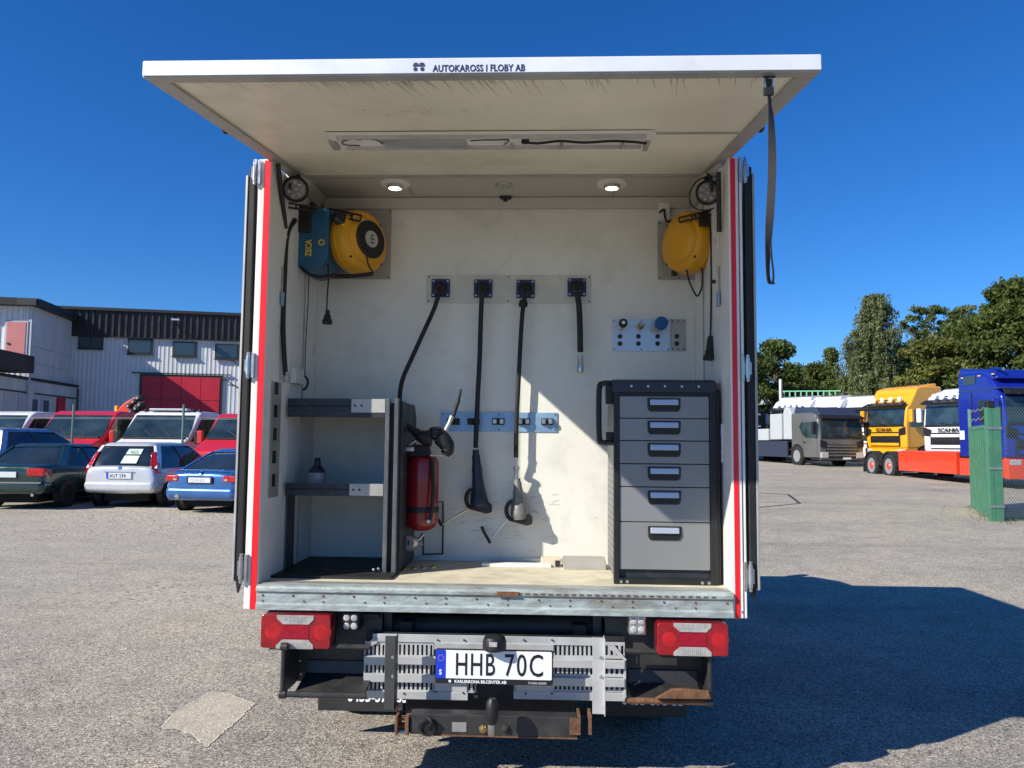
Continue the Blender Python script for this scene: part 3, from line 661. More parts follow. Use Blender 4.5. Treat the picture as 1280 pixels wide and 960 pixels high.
H3 = hose('air_hose', 'straight black hose from the third blue socket to the grey handheld gun', c3_, [(653, 392), (650.5, 430), (648, 480), (645.5, 530), (645, 572)], .0125)
MB().lathe([(0, 0), (.024, .002), (.026, .02), (.018, .04), (0, .042)], at(654, 384, YW-.075), (0, 0, 1), 14).build('hose_ball', 'black_rubber', H3)
H4 = hose('air_hose', 'short thick black hose with steel end under the rightmost blue socket', c4_, [(724, 385), (725, 410), (725.5, 440)], .0165)
MB().lathe([(.014, .0), (.017, .002), (.019, .02), (.017, .05), (.015, .055), (.015, .09), (.014, .095)], at(725.5, 466, YW-.06), (0, 0, 1), 12).build('steel_end', 'steel', H4)
def gun(name, label, u0, v0, u1, v1, m, Y=YW-.07, s=1.0):
    a, b_ = at(u0, v0, Y), at(u1, v1, Y)
    t = thing(name, (b_.x, Y, b_.z-.1), label, 'grease gun')
    d = (b_-a).normalized(); n = Vector((d.z, 0, -d.x))      # n points left of the downward direction
    L_ = (b_-a).length
    MB().tube([a, a+d*L_*.2, a+d*L_*.55, a+d*L_*.68], .02, 12, 3, rads=[.018, .023, .029, .034, .038]).build('grip_barrel', m, t)
    e = a+d*L_*.82
    hb = MB().tube([e-d*.075, e-d*.04, e+d*.01, e+d*.035], .03, 12, 3, rads=[.036, .044, .050, .046]).build('gun_head', m, t)
    MB().prism([(e.x-.050, e.z-.045), (e.x+.040, e.z-.068), (e.x+.070, e.z-.060), (e.x+.070, e.z-.025), (e.x+.05, e.z-.005), (e.x-.03, e.z-.008)], 'y', Y-.03, Y+.03).build('gun_base', 'black_plastic', t, bev=.008)
    MB().tube([e+Vector(p) for p in ((-.02, 0, .055), (-.052, 0, .055), (-.070, 0, .025), (-.068, 0, -.01), (-.05, 0, -.035), (-.02, 0, -.04))], .0115, 8, 5).build('trigger_guard', 'black_plastic', t)
    MB().tube([e+Vector((-.03, -.01, .03)), e+Vector((-.042, -.01, .0)), e+Vector((-.036, -.01, -.02))], .005, 6, 3).build('trigger', 'steel', t)
    return t, e
G2, e2 = gun('grease_gun', 'dark blue handheld grease gun hanging on the straight hose, beside the red tank', 594.5, 562, 600, 640, mat('gun_navy', (.02, .026, .045), .45), s=1)
MB().tube([at(u, v, YW-.06) for u, v in ((589, 635), (570, 645), (552.5, 656))], .005, 6).build('nozzle_rod', 'steel', G2)
MB().tube([at(u, v, YW-.06) for u, v in ((552.5, 657), (547, 649), (544, 641))], .0095, 8).build('nozzle_tip', 'chassis', G2)
G3, e3 = gun('grease_gun', 'grey handheld grease gun hanging in the sunlight, its nozzle bent down to the left', 646.5, 598, 650, 650, mat('gun_grey', (.20, .20, .19), .4, .3))
MB().lathe([(.012, 0), (.011, .04), (.017, .045), (.017, .06)], at(645.5, 597, YW-.07), (0, 0, 1), 12).build('hose_nipple', 'steel', G3)
MB().tube([at(u, v, YW-.07) for u, v in ((637, 645), (624, 661), (613, 676))], .0045, 6).build('nozzle_rod', 'steel', G3)
MB().tube([at(u, v, YW-.07) for u, v in ((613, 679), (606, 667), (602, 658))], .0085, 8).build('nozzle_tip', 'chassis', G3)
# grease smears and scratches where the guns swing against the wall
_g = MB(); _r2 = random.Random(3)
for _i in range(150):
    u, v = _r2.gauss(640, 42), 655+abs(_r2.gauss(0, 22))*(-1 if _r2.random() < .7 else .8); v = min(692, v)
    if _i > 110: u, v = _r2.uniform(400, 745), _r2.uniform(370, 690)
    p = at(u, v, YW-.0012); a_ = _r2.gauss(2.7, .35); L_ = _r2.uniform(.004, .07) if _i <= 110 else _r2.uniform(.003, .012); wd = _r2.uniform(.0006, .0022)
    q = [p+Vector((math.cos(a_+.5*k)*L_*k, 0, math.sin(a_+.5*k)*L_*k*.6)) for k in (0, .5, 1)]
    for s0_, s1_ in ((0, 1), (1, 2)): _g.add([q[s0_], q[s1_], q[s1_]+Vector((0, 0, wd)), q[s0_]+Vector((0, 0, wd))], [(0, 1, 2, 3)])
tag(_g.build('wall_smears', mat('smear', (.34, .34, .33), .6), T, smooth=False), kind='stuff')
# pipes and hooks low on the back wall
MB().tube([at(u, v, YW-.02) for u, v in ((545, 628), (553.5, 627), (554, 650), (553, 692))], .0045, 6).build('wall_pipe', 'chassis', T)
MB().tube([at(u, v, YW-.02) for u, v in ((528, 693), (554, 692.5))], .004, 6).build('wall_pipe', 'chassis', T)
# first grease gun lying on its bracket, with lance
gA = at(530, 545, 4.0)
G1 = thing('grease_gun', gA-Vector((0, 0, .1)), 'black grease gun lying slanted over the top of the red tank', 'grease gun')
MB().tube([at(u, v, 3.97) for u, v in ((505, 530), (517, 538), (528, 546), (540, 548))], .03, 12, 4, rads=[.017, .019, .024, .034, .040, .043]).build('grip_barrel', 'black_plastic', G1)
MB().tube([at(u, v, 3.97) for u, v in ((541, 541), (552, 548), (560, 560), (556, 568))], .03, 12, 4, rads=[.030, .042, .040, .034, .026]).build('gun_head', 'black_plastic', G1)
MB().lathe([(.0, .03), (.03, .028), (.038, .01), (.038, -.02)][::-1], at(545, 541, 3.97), (0, -.2, 1), 16).build('head_cap', 'black_plastic', G1)
MB().tube([at(u, v, 3.99) for u, v in ((555, 542), (562, 528), (565, 520))], .011, 8).build('lance_joint', 'alu_dull', G1)
MB().tube([at(u, v, 4.02) for u, v in ((564, 527), (569, 512), (573, 500))], .0115, 8).build('lance', 'black_rubber', G1)
MB().tube([at(u, v, 4.03) for u, v in ((572, 503), (575, 492), (576, 486))], .0075, 8, rads=[.010, .008, .005, .007]).build('lance_tip', 'chassis', G1)
MB().tube([at(u, v, 3.98) for u, v in ((512, 556), (523, 550), (535, 556))], .006, 6, 3).build('trigger', 'steel', G1)
# ---- red pressure tank
tt, tb = at(527, 571, 4.05), at(527, 664, 4.05); rt_ = .085
TK = thing('air_tank', tb-Vector((0, 0, .05)), 'red steel air tank standing upright against the shelf unit', 'air tank')
Lt = tt.z-tb.z
cyl_ = MB().lathe([(0, 0), (rt_*.5, .006), (rt_*.85, .025), (rt_, .05), (rt_, Lt-.03), (rt_*.93, Lt-.012), (rt_*.8, Lt)], tb, (0, 0, 1), 32).build('tank_body', 'red_tank', TK)
for z in (.06, .09): pass
MB().lathe([(rt_+.001, .10), (rt_+.003, .105), (rt_+.003, .125), (rt_+.001, .13)], tb, (0, 0, 1), 28).build('tank_strap', 'black_plastic', cyl_)
MB().prism([(tt.x-.055, tt.z), (tt.x+.05, tt.z), (tt.x+.035, tt.z+.06), (tt.x-.03, tt.z+.065)], 'y', 4.0, 4.1).build('tank_head', 'chassis', TK, bev=.006)
MB().box(at(508, 0, 4).x, at(530, 0, 4).x, 3.95, 3.97, az(520, 564, 4), az(520, 559, 4)).build('tank_lever', 'steel', TK, bev=.002)
MB().tube([at(538, 569, 3.97), at(555, 569.5, 3.97)], .006, 8).build('tank_outlet', 'steel', TK)
MB().tube([at(540, 575, 3.98), at(541.5, 610, 3.96), at(539, 640, 3.95), at(536, 655, 3.95)], .011, 8, 5).build('tank_hose', 'black_rubber', TK)
MB().lathe([(.008, 0), (.010, .004), (0, .006)], at(536, 652, 3.94), (0, -1, 0), 10).build('tank_valve', 'steel', TK)
g = at(510, 679, 3.98); ga = Vector((-.42, -.88, .1)).normalized()
gg = MB().lathe([(0, 0), (.038, 0), (.040, -.006), (.040, -.034), (.03, -.04), (0, -.04)], g, ga, 24).build('pressure_gauge', 'alu', TK)
MB().lathe([(.036, .0005), (0, .001)], g, ga, 24).build('gauge_face', 'lens_clear', gg)
MB().box(g.x-.002, g.x+.014, g.y-.004, g.y-.003, g.z-.012, g.z+.014).build('gauge_needle', 'chassis', gg)
MB().tube([at(516, 678, 4.0), at(524, 674, 4.03), at(529, 668, 4.05)], .009, 8).build('gauge_pipe', 'steel', TK)
MB().tube([at(524, 680, 4.03), at(528, 679, 4.03)], .014, 8).build('pipe_nut', 'steel', TK)
MB().tube([at(529, 668, 4.05), at(529, 693, 4.06)], .005, 8).build('drain_pipe', 'chassis', TK)

# ================================================================ shelf unit at the left
SH = thing('shelf_unit', ((XL-.757)/2, 3.95, ZF), 'dark metal shelf unit with two shelves at the left of the cargo bay', 'shelf unit')
SY0, SY1 = 3.80, 4.27
sx0, sx1 = XL+.012, at(480, 600, SY0).x
zs1, zs1b = az(430, 498, SY0), az(430, 516, SY0)
zs2, zs2b = az(430, 604, SY0), az(430, 620, SY0)
for za, zb2, nm in ((zs1, zs1b, 1), (zs2, zs2b, 2)):
    o = MB().box(sx0, sx1, SY0, SY1, zb2+.03, zb2+.036); o.box(sx0, sx1, SY0, SY0+.004, zb2, za-.001)
    o = o.build('shelf', 'shelf_dark', SH, bev=.0015)
    xs_ = at(437, 600, SY0).x
    MB().box(xs_, sx1-.002, SY0-.003, SY0-.0005, zb2+.002, za-.002).build('bare_lip', 'alu_dull', o, bev=.001)
    if nm == 1: MB().box(sx0, sx1, SY0-.001, SY0+.02, zb2-.022, zb2-.001).build('shelf_edge', 'shelf_dark', o, bev=.001)
    for x in (sx0+.12, sx0+.34, sx1-.12): MB().lathe([(.006, 0), (.004, .002), (0, .0025)], (x, SY0-.003, (za+zb2)/2), (0, -1, 0), 8).build('shelf_bolt', 'ink_black', o)
MB().box(at(376, 600, 4.24).x, at(386, 600, 4.24).x, 4.215, 4.255, ZF, zs1b+.02).build('rear_post', 'black_plastic', SH, bev=.002)
MB().box(sx0, sx0+.03, 3.84, 3.87, ZF, zs2b).build('front_post', 'black_plastic', SH, bev=.002)
for dx in (0, .045): MB().box(sx1+dx, sx1+dx+.022, SY0-.004, SY0+.03, ZF, zs1+.002).build('end_post', mat('post_grey', (.12, .125, .13), .4, .4, var=.1, vs=9, dirt=(.3, .3, .3), ds=10, da=.3), SH, bev=.004)
MB().box(sx1+.060, sx1+.072, SY0+.03, 4.25, ZF, zs1-.01).build('end_panel', 'black_plastic', SH, bev=.003)
MB().box(sx1+.02, sx1+.06, SY0+.028, SY0+.06, ZF, zs1-.02).build('end_channel', 'ink_black', SH)
pn = MB().prism([(SY0+.03, ZF+.02), (4.25, ZF+.02), (4.25, zs1-.09), (4.2, zs1-.02), (SY0+.03, zs1-.01)], 'x', sx1+.072, sx1+.082).build('side_bracket_panel', 'shelf_dark', SH, bev=.002)
tag(MB().box(XL+.005, sx1+.07, 3.665, YW-.012, ZF+.001, ZF+.013).build('rubber_mat', 'black_rubber', None), 'black rubber mat lying under the shelf unit on the cargo floor', 'mat')
b = MB(); x = sx1+.1
for i in range(4): 
    b = MB().lathe([(.014, 0), (.012, .006), (0, .008)], at(505+i*12, 711.5-i*.8, 3.95), (0, -.3, 1), 8); b.build('floor_bolt', 'brass', T)
for u, v in ((467, 712), (473, 711)): MB().lathe([(.008, 0), (.006, .005), (0, .006)], at(u, v, 3.79), (0, -1, .2), 8).build('foot_bolt', 'steel', SH)
# spray can on the middle shelf
c = at(396, 604, 3.96); c.z = zs2b+.0365
SC = thing('spray_can', c, 'small dark bottle with grey label on the middle shelf', 'bottle')
k_ = MB().lathe([(0, 0), (.042, 0), (.043, .005), (.043, .075), (.038, .085), (.022, .105), (.018, .108), (.018, .125), (0, .125)], c, (0, 0, 1), 20).build('bottle_body', 'gun_navy', SC)
MB().lathe([(.0436, .015), (.0438, .018), (.0438, .068), (.0436, .07)], c, (0, 0, 1), 20).build('bottle_label', mat('label_grey', (.35, .36, .36), .5, var=.35, vs=50), k_)
MB().lathe([(.015, .124), (.015, .145), (0, .147)], c, (0, 0, 1), 14).build('bottle_cap', 'black_plastic', SC)
# coil of hose on top of the shelf unit
cc = at(394, 497, 4.1); tag(MB().tube([Vector((cc.x+.07*math.cos(a)*(1+.05*a/6), cc.y+.06*math.sin(a), zs1b+.045+.002*a)) for a in [i*.5 for i in range(34)]], .009, 7).build('hose_coil', 'black_rubber', None), 'small coil of black hose on top of the dark shelf unit', 'hose coil')
# ================================================================ drawer cabinet
CY = 3.66; cx0, cx1 = at(770.5, 600, CY).x, at(893, 600, CY).x
zc0, zc1 = ZF, az(830, 474, CY)
DC = thing('drawer_cabinet', ((cx0+cx1)/2, CY+.2, ZF), 'tall grey cabinet with six drawers and a black frame inside the cargo bay', 'drawer cabinet')
B('cabinet_carcass', 'shelf_dark', (cx0+.003, cx1-.003, CY+.02, 4.1, zc0+.01, zc1-.055), bev=.002, parent=DC)
side = mat('cab_side', (.22, .225, .23), .45, .3, var=.1, vs=8)
B('side_panel', side, (cx0-.004, cx0+.002, CY+.03, 4.09, zc0+.03, zc1-.06), parent=DC, bev=.001)
b = MB()
for i in range(26):
    z = zc0+.06+i*(zc1-zc0-.15)/26; b.box(cx0-.006, cx0-.003, CY+.05, 4.07, z, z+.004)
tag(b.build('side_louvres', 'post_grey', DC), kind='stuff')
for x0, x1 in ((cx0-.012, cx0+.014), (cx1-.020, cx1+.012)):
    MB().box(x0, x1, CY-.004, CY+.03, zc0, zc1-.045).build('front_post', 'black_plastic', DC, bev=.004)
MB().box(cx1+.012, cx1+.03, CY+.01, CY+.2, zc0, zc1-.05).build('side_trim', 'black_plastic', DC, bev=.003)
top = MB().prism([(CY-.006, zc1-.062), (4.11, zc1-.062), (4.11, zc1), (CY+.03, zc1), (CY-.006, zc1-.012)], 'x', cx0-.018, cx1+.012).build('top_rail', 'gun_navy', DC, bev=.005)
for i in range(5): MB().lathe([(.0065, 0), (.006, .003), (0, .004)], (cx0+.07+i*(cx1-cx0-.14)/4, CY-.006, zc1-.034), (0, -1, 0), 10).build('rail_rivet', 'steel', top)
MB().box(cx0+.0, cx1+.0, CY+.005, CY+.03, zc1-.085, zc1-.06).build('recess_strip', 'ink_black', DC)
bot = MB().box(cx0-.01, cx1+.010, CY-.003, CY+.03, zc0, zc0+.028).build('bottom_rail', 'black_plastic', DC, bev=.003)
for x in (cx0+.022, cx0+.05, cx1-.06, cx1-.03): MB().lathe([(.008, 0), (.007, .003), (0, .004)], (x, CY-.003, zc0+.012), (0, -1, 0), 10).build('rail_screw', 'steel', bot)
vs_ = [495, 523, 551, 580, 609, 653, 713]
for i in range(6):
    za, zb2 = az(830, vs_[i], CY)-.002, az(830, vs_[i+1], CY)+.002
    d = MB().box(cx0+.015, cx1-.021, CY+.004, CY+.024, zb2, za).build('drawer', 'drawer_grey', DC, bev=.002)
    zc_ = az(830, (505.5, 534, 562, 591.5, 621.5, 666)[i], CY); xm = (cx0+cx1)/2-.004; w2 = .078
    hd = MB().prism([(xm-w2, zc_+.030), (xm+w2, zc_+.030), (xm+w2-.002, zc_-.022), (xm+w2-.012, zc_-.034), (xm-w2+.012, zc_-.034), (xm-w2+.002, zc_-.022)], 'y', CY-.003, CY+.006).build('handle_recess', 'black_plastic', d, bev=.004)
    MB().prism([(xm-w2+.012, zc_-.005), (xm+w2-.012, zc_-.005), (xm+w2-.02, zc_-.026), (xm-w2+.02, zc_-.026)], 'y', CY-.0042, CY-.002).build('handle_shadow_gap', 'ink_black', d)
    MB().prism([(CY-.010, zc_+.022), (CY-.002, zc_+.025), (CY-.002, zc_-.003), (CY-.014, zc_-.003)], 'x', xm-w2+.012, xm+w2-.012).build('handle_bar', 'handle_silver', d, bev=.003)
# side grip rail
za, zb2 = az(756, 480, CY+.1), az(756, 553, CY+.1)
MB().tube([(cx0-.01, CY+.06, za), (cx0-.055, CY+.08, za), (cx0-.075, CY+.08, za-.03), (cx0-.075, CY+.08, zb2+.03), (cx0-.06, CY+.08, zb2), (cx0-.01, CY+.06, zb2)], .014, 8, 4).build('side_handle', 'black_plastic', DC)
MB().box(cx0-.045, cx0-.008, CY+.04, CY+.09, za-.10, za-.005).build('handle_mount', 'black_plastic', DC, bev=.005)
MB().box(cx0-.045, cx0-.008, CY+.04, CY+.09, zb2+.01, zb2+.05).build('handle_mount', 'black_plastic', DC, bev=.005)

# ================================================================ underside and rear of the chassis
YB = 3.46
def bx(name, m, u0, v0, u1, v1, Y, d, parent=None, bev=.003, **k):
    a, b_ = at(u0, v1, Y), at(u1, v0, Y)
    return MB().box(a.x, b_.x, Y, Y+d, a.z, b_.z).build(name, m, parent or T, bev=bev, **k)
for x in (-.62, .18): MB().box(x-.03, x+.03, 3.62, 8.6, .52, .72).build('frame_rail', 'chassis', T, bev=.004)
for y in (3.9, 4.9, 6.2): MB().box(-.62, .18, y, y+.08, .55, .70).build('cross_member', 'chassis', T)
bx('rear_panel', 'chassis', 336, 765.5, 398, 812, 3.62, .03)
cyl = MB().tube([at(492, 783, 3.72), at(741, 783, 3.72)], .052, 20).build('lift_beam', mat('beam_grey', (.06, .058, .055), .6, .3, var=.2, vs=8), T)
bx('cross_plate', 'chassis', 398, 766, 905, 800, 3.80, .02)
MB().box(-.62, .16, 3.64, 3.70, .24, .415).build('sun_block_tube', 'chassis', T, bev=.01)  # stands for the dark beam area, added to block sunlight under the step
MB().box(-1.12, .72, 4.2, 4.22, .25, .79).build('underbody_shield', 'chassis', T)
MB().box(-1.0, .70, 3.62, 3.78, .42, .58).build('sun_block_beam', 'chassis', T, bev=.01)  # added box closing the gap so no sun strip reaches the ground
for u0, u1, u, s in ((398, 478, 438, 1), (756, 822, 797, -1)):
    p = bx('lamp_plate', mat('plate_dark', (.06, .06, .06), .55, .2, var=.2, vs=8), u0, 764.5, u1, 812, 3.60, .004)
    c = at(u, 777.5 if s > 0 else 782, 3.50)
    l = MB().box(c.x-.038, c.x+.038, 3.50, 3.599, c.z-.042, c.z+.042).build('work_light', 'black_plastic' if s > 0 else 'alu', p, bev=.008)
    for i in (-1, 1):
        for j in (-1, 1): MB().lathe([(0, -.006), (.012, -.004), (.0155, 0), (.0155, .002)], (c.x+i*.017, 3.499, c.z+j*.018), (0, 1, 0), 12).build('led_lens', 'lens_clear', l)
    c = at(463 if s > 0 else 766, 770, 3.57); MB().box(c.x-.045, c.x+.045, 3.56, 3.60, c.z-.012, c.z+.012).build('small_lamp', 'black_plastic', p, bev=.005)
bx('chassis_bracket', 'plate_dark', 479, 766, 490, 812, 3.64, .05); bx('chassis_bracket', 'plate_dark', 741, 768, 752, 800, 3.64, .05)
# ---- tail lamps
for u0, u1, v0, v1 in ((325, 413.5, 770, 810), (821.5, 910.5, 780, 819)):
    a, b_ = at(u0, v1, 3.44), at(u1, v0, 3.44); x0, x1, z0, z1 = a.x, b_.x, a.z, b_.z; w2 = x1-x0; h2 = z1-z0
    o = MB().prism(rounded(x0, x1, z0, z1, .014), 'y', 3.44, 3.515).build('tail_lamp', 'lens_red', T, bev=.004)
    MB().prism(rounded(x0-.003, x1+.003, z0-.003, z1+.003, .016), 'y', 3.512, 3.53).build('lamp_housing', 'black_plastic', o)
    xm = x0+w2*.49
    for zz, sg in ((z1, -1), (z0, 1)):
        pts = [(xm-w2*.26, zz-sg*.0005), (xm+w2*.27, zz-sg*.0005), (xm+w2*.27, zz+sg*h2*.12), (xm+w2*.20, zz+sg*h2*.27), (xm-w2*.17, zz+sg*h2*.27), (xm-w2*.26, zz+sg*h2*.10)]
        f = MB().prism(pts, 'y', 3.4365, 3.4405).build('reversing_lens', 'lens_white' if 'lens_white' in MATS else mat('lens_white', (.36, .345, .33), .16, coat=.6, var=.3, vs=30), o, bev=.001)
        for i in range(12):
            x = xm-w2*.15+i*w2*.33/12; MB().box(x, x+w2*.012, 3.4352, 3.4367, min(zz, zz+sg*h2*.2)+h2*.04, max(zz, zz+sg*h2*.2)-h2*.01).build('lens_rib', 'lens_clear', f)
    MB().prism([(xm-w2*.17, z0+h2*.31), (xm+w2*.2, z0+h2*.31), (xm+w2*.2, z0+h2*.69), (xm-w2*.17, z0+h2*.69)], 'y', 3.4375, 3.4405).build('reflector', mat('reflector_red', (.30, .003, .02), .3, var=.2, vs=90), o)
    for xx in (x0+w2*.17, x1-w2*.14):
        MB().lathe([(0, .0003), (h2*.2, .0), (h2*.33, .0022)], (xx, 3.4395, (z0+z1)/2), (0, 1, 0), 20).build('bulb_glow', 'lens_glow', o)  # brighter red disc paints the glow of light in the lens
# ---- plastic corner bumpers with step
def bumper(u0, u1, v0, v1, side):
    Yb = 3.455 if side > 0 else 3.40; a, b_ = at(u0, v1, Yb), at(u1, v0, Yb); x0, x1, z0, z1 = a.x, b_.x, a.z, b_.z
    o = MB().box(x0+.012, x1-.012, 3.61, 3.63, z0+.01, z1-.02).build('corner_bumper', 'bumper_black', T, bev=.004)
    xo = x0+.02 if side < 0 else x1-.02; xi = x1 if side < 0 else x0
    MB().tube([(xo, Yb+.07, z1-.018), (xi, Yb+.07, z1-.018)], .012, 10).build('bumper_roll', 'bumper_black', o)
    MB().tube([(xo, Yb+.02, z0+.012), (xi, Yb+.02, z0+.012)], .013, 10).build('bumper_roll', 'rust' if side > 0 else 'bumper_black', o)
    MB().tube([(xo, Yb+.02, z0+.012), (xo, Yb+.02, z1-.01)], .010, 10).build('bumper_upright', 'bumper_black', o)
    for z in (z0+.012, z1-.01): MB().tube([(xo-side*-.0+side*.012, Yb+.02, z), (xo-side*.02, Yb+.02, z)], .018, 12).build('roll_cap', 'bumper_black', o, bev=.003)
    MB().prism([(Yb+.02, z0+.0), (3.61, z0+.045), (3.61, z0+.11), (3.60, z0+.11), (3.59, z0+.055), (Yb+.02, z0+.015)], 'x', x0+.07 if side < 0 else x0+.02, x1-.01 if side < 0 else x1-.05).build('step_tread', 'bumper_black', o, bev=.002)
    MB().box(xo-.004, xo+.004, Yb+.02, 3.61, z0+.01, z1-.01).build('bumper_side', 'bumper_black', o)
    c = at((408, 836) if side < 0 else (832, 846), 0, 0) if False else at(*((408, 836) if side < 0 else (832.5, 844)), 3.61)
    MB().lathe([(.0, .0015), (.023, .001), (.024, -.0)], (c.x, 3.6085, c.z), (0, -1, 0), 20).build('bumper_hole', mat('hole_grey', (.20, .195, .18), .8) if side < 0 else 'plate_dark', o)
    for u, v in (((375, 826), (376, 842), (432, 827)) if side < 0 else ((813, 852), (858, 852))):
        c = at(u, v, 3.61); MB().lathe([(.006, 0), (.005, .004), (0, .005)], (c.x, 3.609, c.z), (0, -1, 0), 8).build('bumper_bolt', 'steel', o)
bumper(345, 458, 809, 873, -1)
bumper(783, 894, 816, 881, 1)
a = at(845, 868, 3.45); MB().prism([(a.x-.09, a.z-.018), (a.x-.02, a.z+.022), (a.x+.02, a.z+.026), (a.x+.14, a.z+.018), (a.x+.15, a.z-.016)], 'y', 3.44, 3.462).build('bent_corner', 'rust', T, bev=.004)
# ---- folding aluminium steps (perforated planks)
LD = mat('step_alu', (.52, .53, .53), .5, .35, var=.1, vs=12, dirt=(.42, .41, .38), ds=9, da=.4)
LB = thing('folding_step', at(620, 880, 3.44), 'folded aluminium step with three slotted planks behind the number plate', 'folding step')
YL = 3.56
rows = ((803, 822), (829, 845), (851, 864))
def slotted(u0, u1, v0, v1, n, nm='step_plank'):
    a, b_ = at(u0, v1, YL), at(u1, v0, YL); x0, x1, z0, z1 = a.x, b_.x, a.z, b_.z
    b = MB(); p = (x1-x0)/n; hz = (z1-z0)
    b.box(x0, x1, YL, YL+.003, z0, z0+hz*.2); b.box(x0, x1, YL, YL+.003, z1-hz*.2, z1)
    for i in range(n+1):
        xa = x0+i*p-p*.26; b.box(max(x0, xa), min(x1, xa+p*.52), YL, YL+.003, z0+hz*.2, z1-hz*.2)
    return b.build(nm, LD, LB, smooth=False)
for (v0, v1) in rows:
    slotted(456, 482, v0-1, v1+1, 5); slotted(497, 542, v0-1, v1+1, 8); slotted(692, 742, v0+0, v1+1, 9); slotted(755, 781, v0, v1+1, 4)
a, b_ = at(456, 870, YL+.006), at(781, 796, YL+.006)
MB().box(a.x, b_.x, YL+.012, YL+.016, a.z, b_.z).build('step_back', 'chassis', LB)
def bar(u0, v0, u1, v1, name='step_rim', m=LD, y=YL, th=.012, d=.02):
    a, b_ = at(u0, v0, y), at(u1, v1, y); return MB().box(a.x, b_.x, y-d, y, a.z, b_.z).build(name, m, LB, bev=.0015)
bar(466, 801.5, 742, 797, d=.006)
for v in (826, 848.5): bar(456, v+1.8, 781, v-1.2, d=.022)
bar(454.5, 872, 585, 865, d=.008); bar(642, 873, 781, 866, d=.008); bar(454.5, 869, 457.5, 808, d=.01); bar(779.5, 873, 782.5, 826, d=.01)
bar(543, 811, 604, 804, d=.010); bar(632, 812, 692, 805, d=.010); bar(543, 864, 584, 850, d=.006); bar(644, 866, 692, 852, d=.006)
slotted(584, 595, 852, 866, 2); slotted(642, 650, 852, 866, 2)
p0_, p1_, p2_ = at(455, 809, YL), at(467, 797, YL), at(470, 802, YL)
MB().prism([(p0_.x, p0_.z), (p1_.x, p1_.z), (p2_.x+.01, p2_.z), (p0_.x+.006, p0_.z-.012)], 'y', YL-.009, YL-.004).build('step_corner', LD, LB)
MB().prism([(at(766, 0, YL).x, p1_.z-.005), (at(782, 0, YL).x, p0_.z-.03), (at(782, 0, YL).x-.008, p0_.z-.035), (at(762, 0, YL).x, p2_.z-.01)], 'y', YL-.009, YL-.004).build('step_corner', LD, LB)
for u, v in ((505, 867), (545, 865), (579, 866), (657, 867), (690, 867), (547, 800), (580, 800), (655, 800), (690, 800)):
    c = at(u, v, YL-.01); MB().lathe([(.0045, 0), (.004, .003), (0, .004)], (c.x, YL-.01, c.z), (0, -1, 0), 8).build('step_bolt', 'chassis', LB)
# vertical hangers
for u0, u1, v0, v1, m_ in ((480, 496, 795, 886, 'plate_dark'), (740.5, 756, 797, 892, 'step_alu')):
    a, b_ = at(u0, v1, 3.43), at(u1, v0, 3.43)
    k = MB().box(a.x, b_.x, 3.425, 3.432, a.z, b_.z); k.box(b_.x-.004, b_.x, 3.395, 3.47, a.z, b_.z); k = k.build('step_hanger', m_, LB, bev=.001)
    for v in (822, 846): c = at((u0+u1)/2+3, v, 3.42); MB().lathe([(.008, 0), (.007, .006), (0, .008)], (c.x, 3.425, c.z), (0, -1, 0), 8).build('hanger_bolt', 'steel', k)
    c = at(u1-1, v1-6, 3.42); MB().lathe([(.009, 0), (.009, .01), (.004, .012)], (c.x, 3.42, c.z), (1, 0, 0), 8).build('hanger_nut', 'rust', k)
# ---- number plate
a, b_ = at(544.5, 848.5, 3.435), at(690.5, 815, 3.435); x0, x1, z0, z1 = a.x, b_.x, a.z, b_.z
NP = MB().prism(rounded(x0-.003, x1+.003, z0-.020, z1+.003, .008), 'y', 3.438, 3.452).build('plate_holder', 'black_plastic', T, bev=.002)
zp0 = z0+.0035
MB().prism(rounded(x0+.002, x1-.002, zp0, z1-.001, .006), 'y', 3.4345, 3.4382).build('number_plate', 'plate_white', NP, bev=.0008)
MB().prism(rounded(x0+.001, x0+.044, zp0-.0005, z1-.0005, .005), 'y', 3.4338, 3.436).build('country_band', 'plate_blue', NP)
hh = z1-zp0; sz = hh*.80/.72
xx = x0+.082
text('HHB', 'plate_characters', 'ink_black', NP, (xx, 3.4336, zp0+hh*.13), sz, xs=.62, fat=.0006, ext=.0006, space=1.12)
text('70C', 'plate_characters', 'ink_black', NP, (x0+.297, 3.4336, zp0+hh*.13), sz, xs=.70, fat=.0006, ext=.0006, space=1.14)
text('S', 'country_letter', 'plate_white', NP, (x0+.015, 3.4334, zp0+.016), .030, xs=.8, fat=.001, ext=.0004)
for k in range(12):
    a_ = 2*math.pi*k/12; c = (x0+.0225+.0125*math.cos(a_), 3.4337, z1-.034+.0125*math.sin(a_)); MB().cyl(c, (0, -1, 0), .0014, .0004, 6).build('eu_star', 'yellow_ink', NP)
text('KARLSKRONA BILCENTER AB', 'holder_lettering', 'plate_white', NP, (x0+.082, 3.4372, z0-.0155), .0175, xs=.98, fat=.0005, ext=.0004)
text('TS 0455-303000', 'holder_lettering', 'ink_grey', NP, (x1-.105, 3.4372, z0-.0145), .012, xs=1, fat=.0003, ext=.0004)
MB().cyl((x0+.062, 3.4378, z0-.009), (0, -1, 0), .006, .0008, 10).build('holder_logo', 'plate_white', NP)
# plate lamp
c = at(618, 803.5, 3.42); lm = MB().lathe([(0, .04), (.02, .038), (.045, .028), (.052, .01), (.052, -.02), (.045, -.028)][::-1], (c.x, 3.43, c.z-.005), (0, 0, 1), 20).build('plate_lamp', 'black_plastic', T)
MB().box(c.x-.02, c.x+.015, 3.375, 3.385, c.z-.008, c.z+.012).build('lamp_window', 'lens_clear', lm, bev=.003)
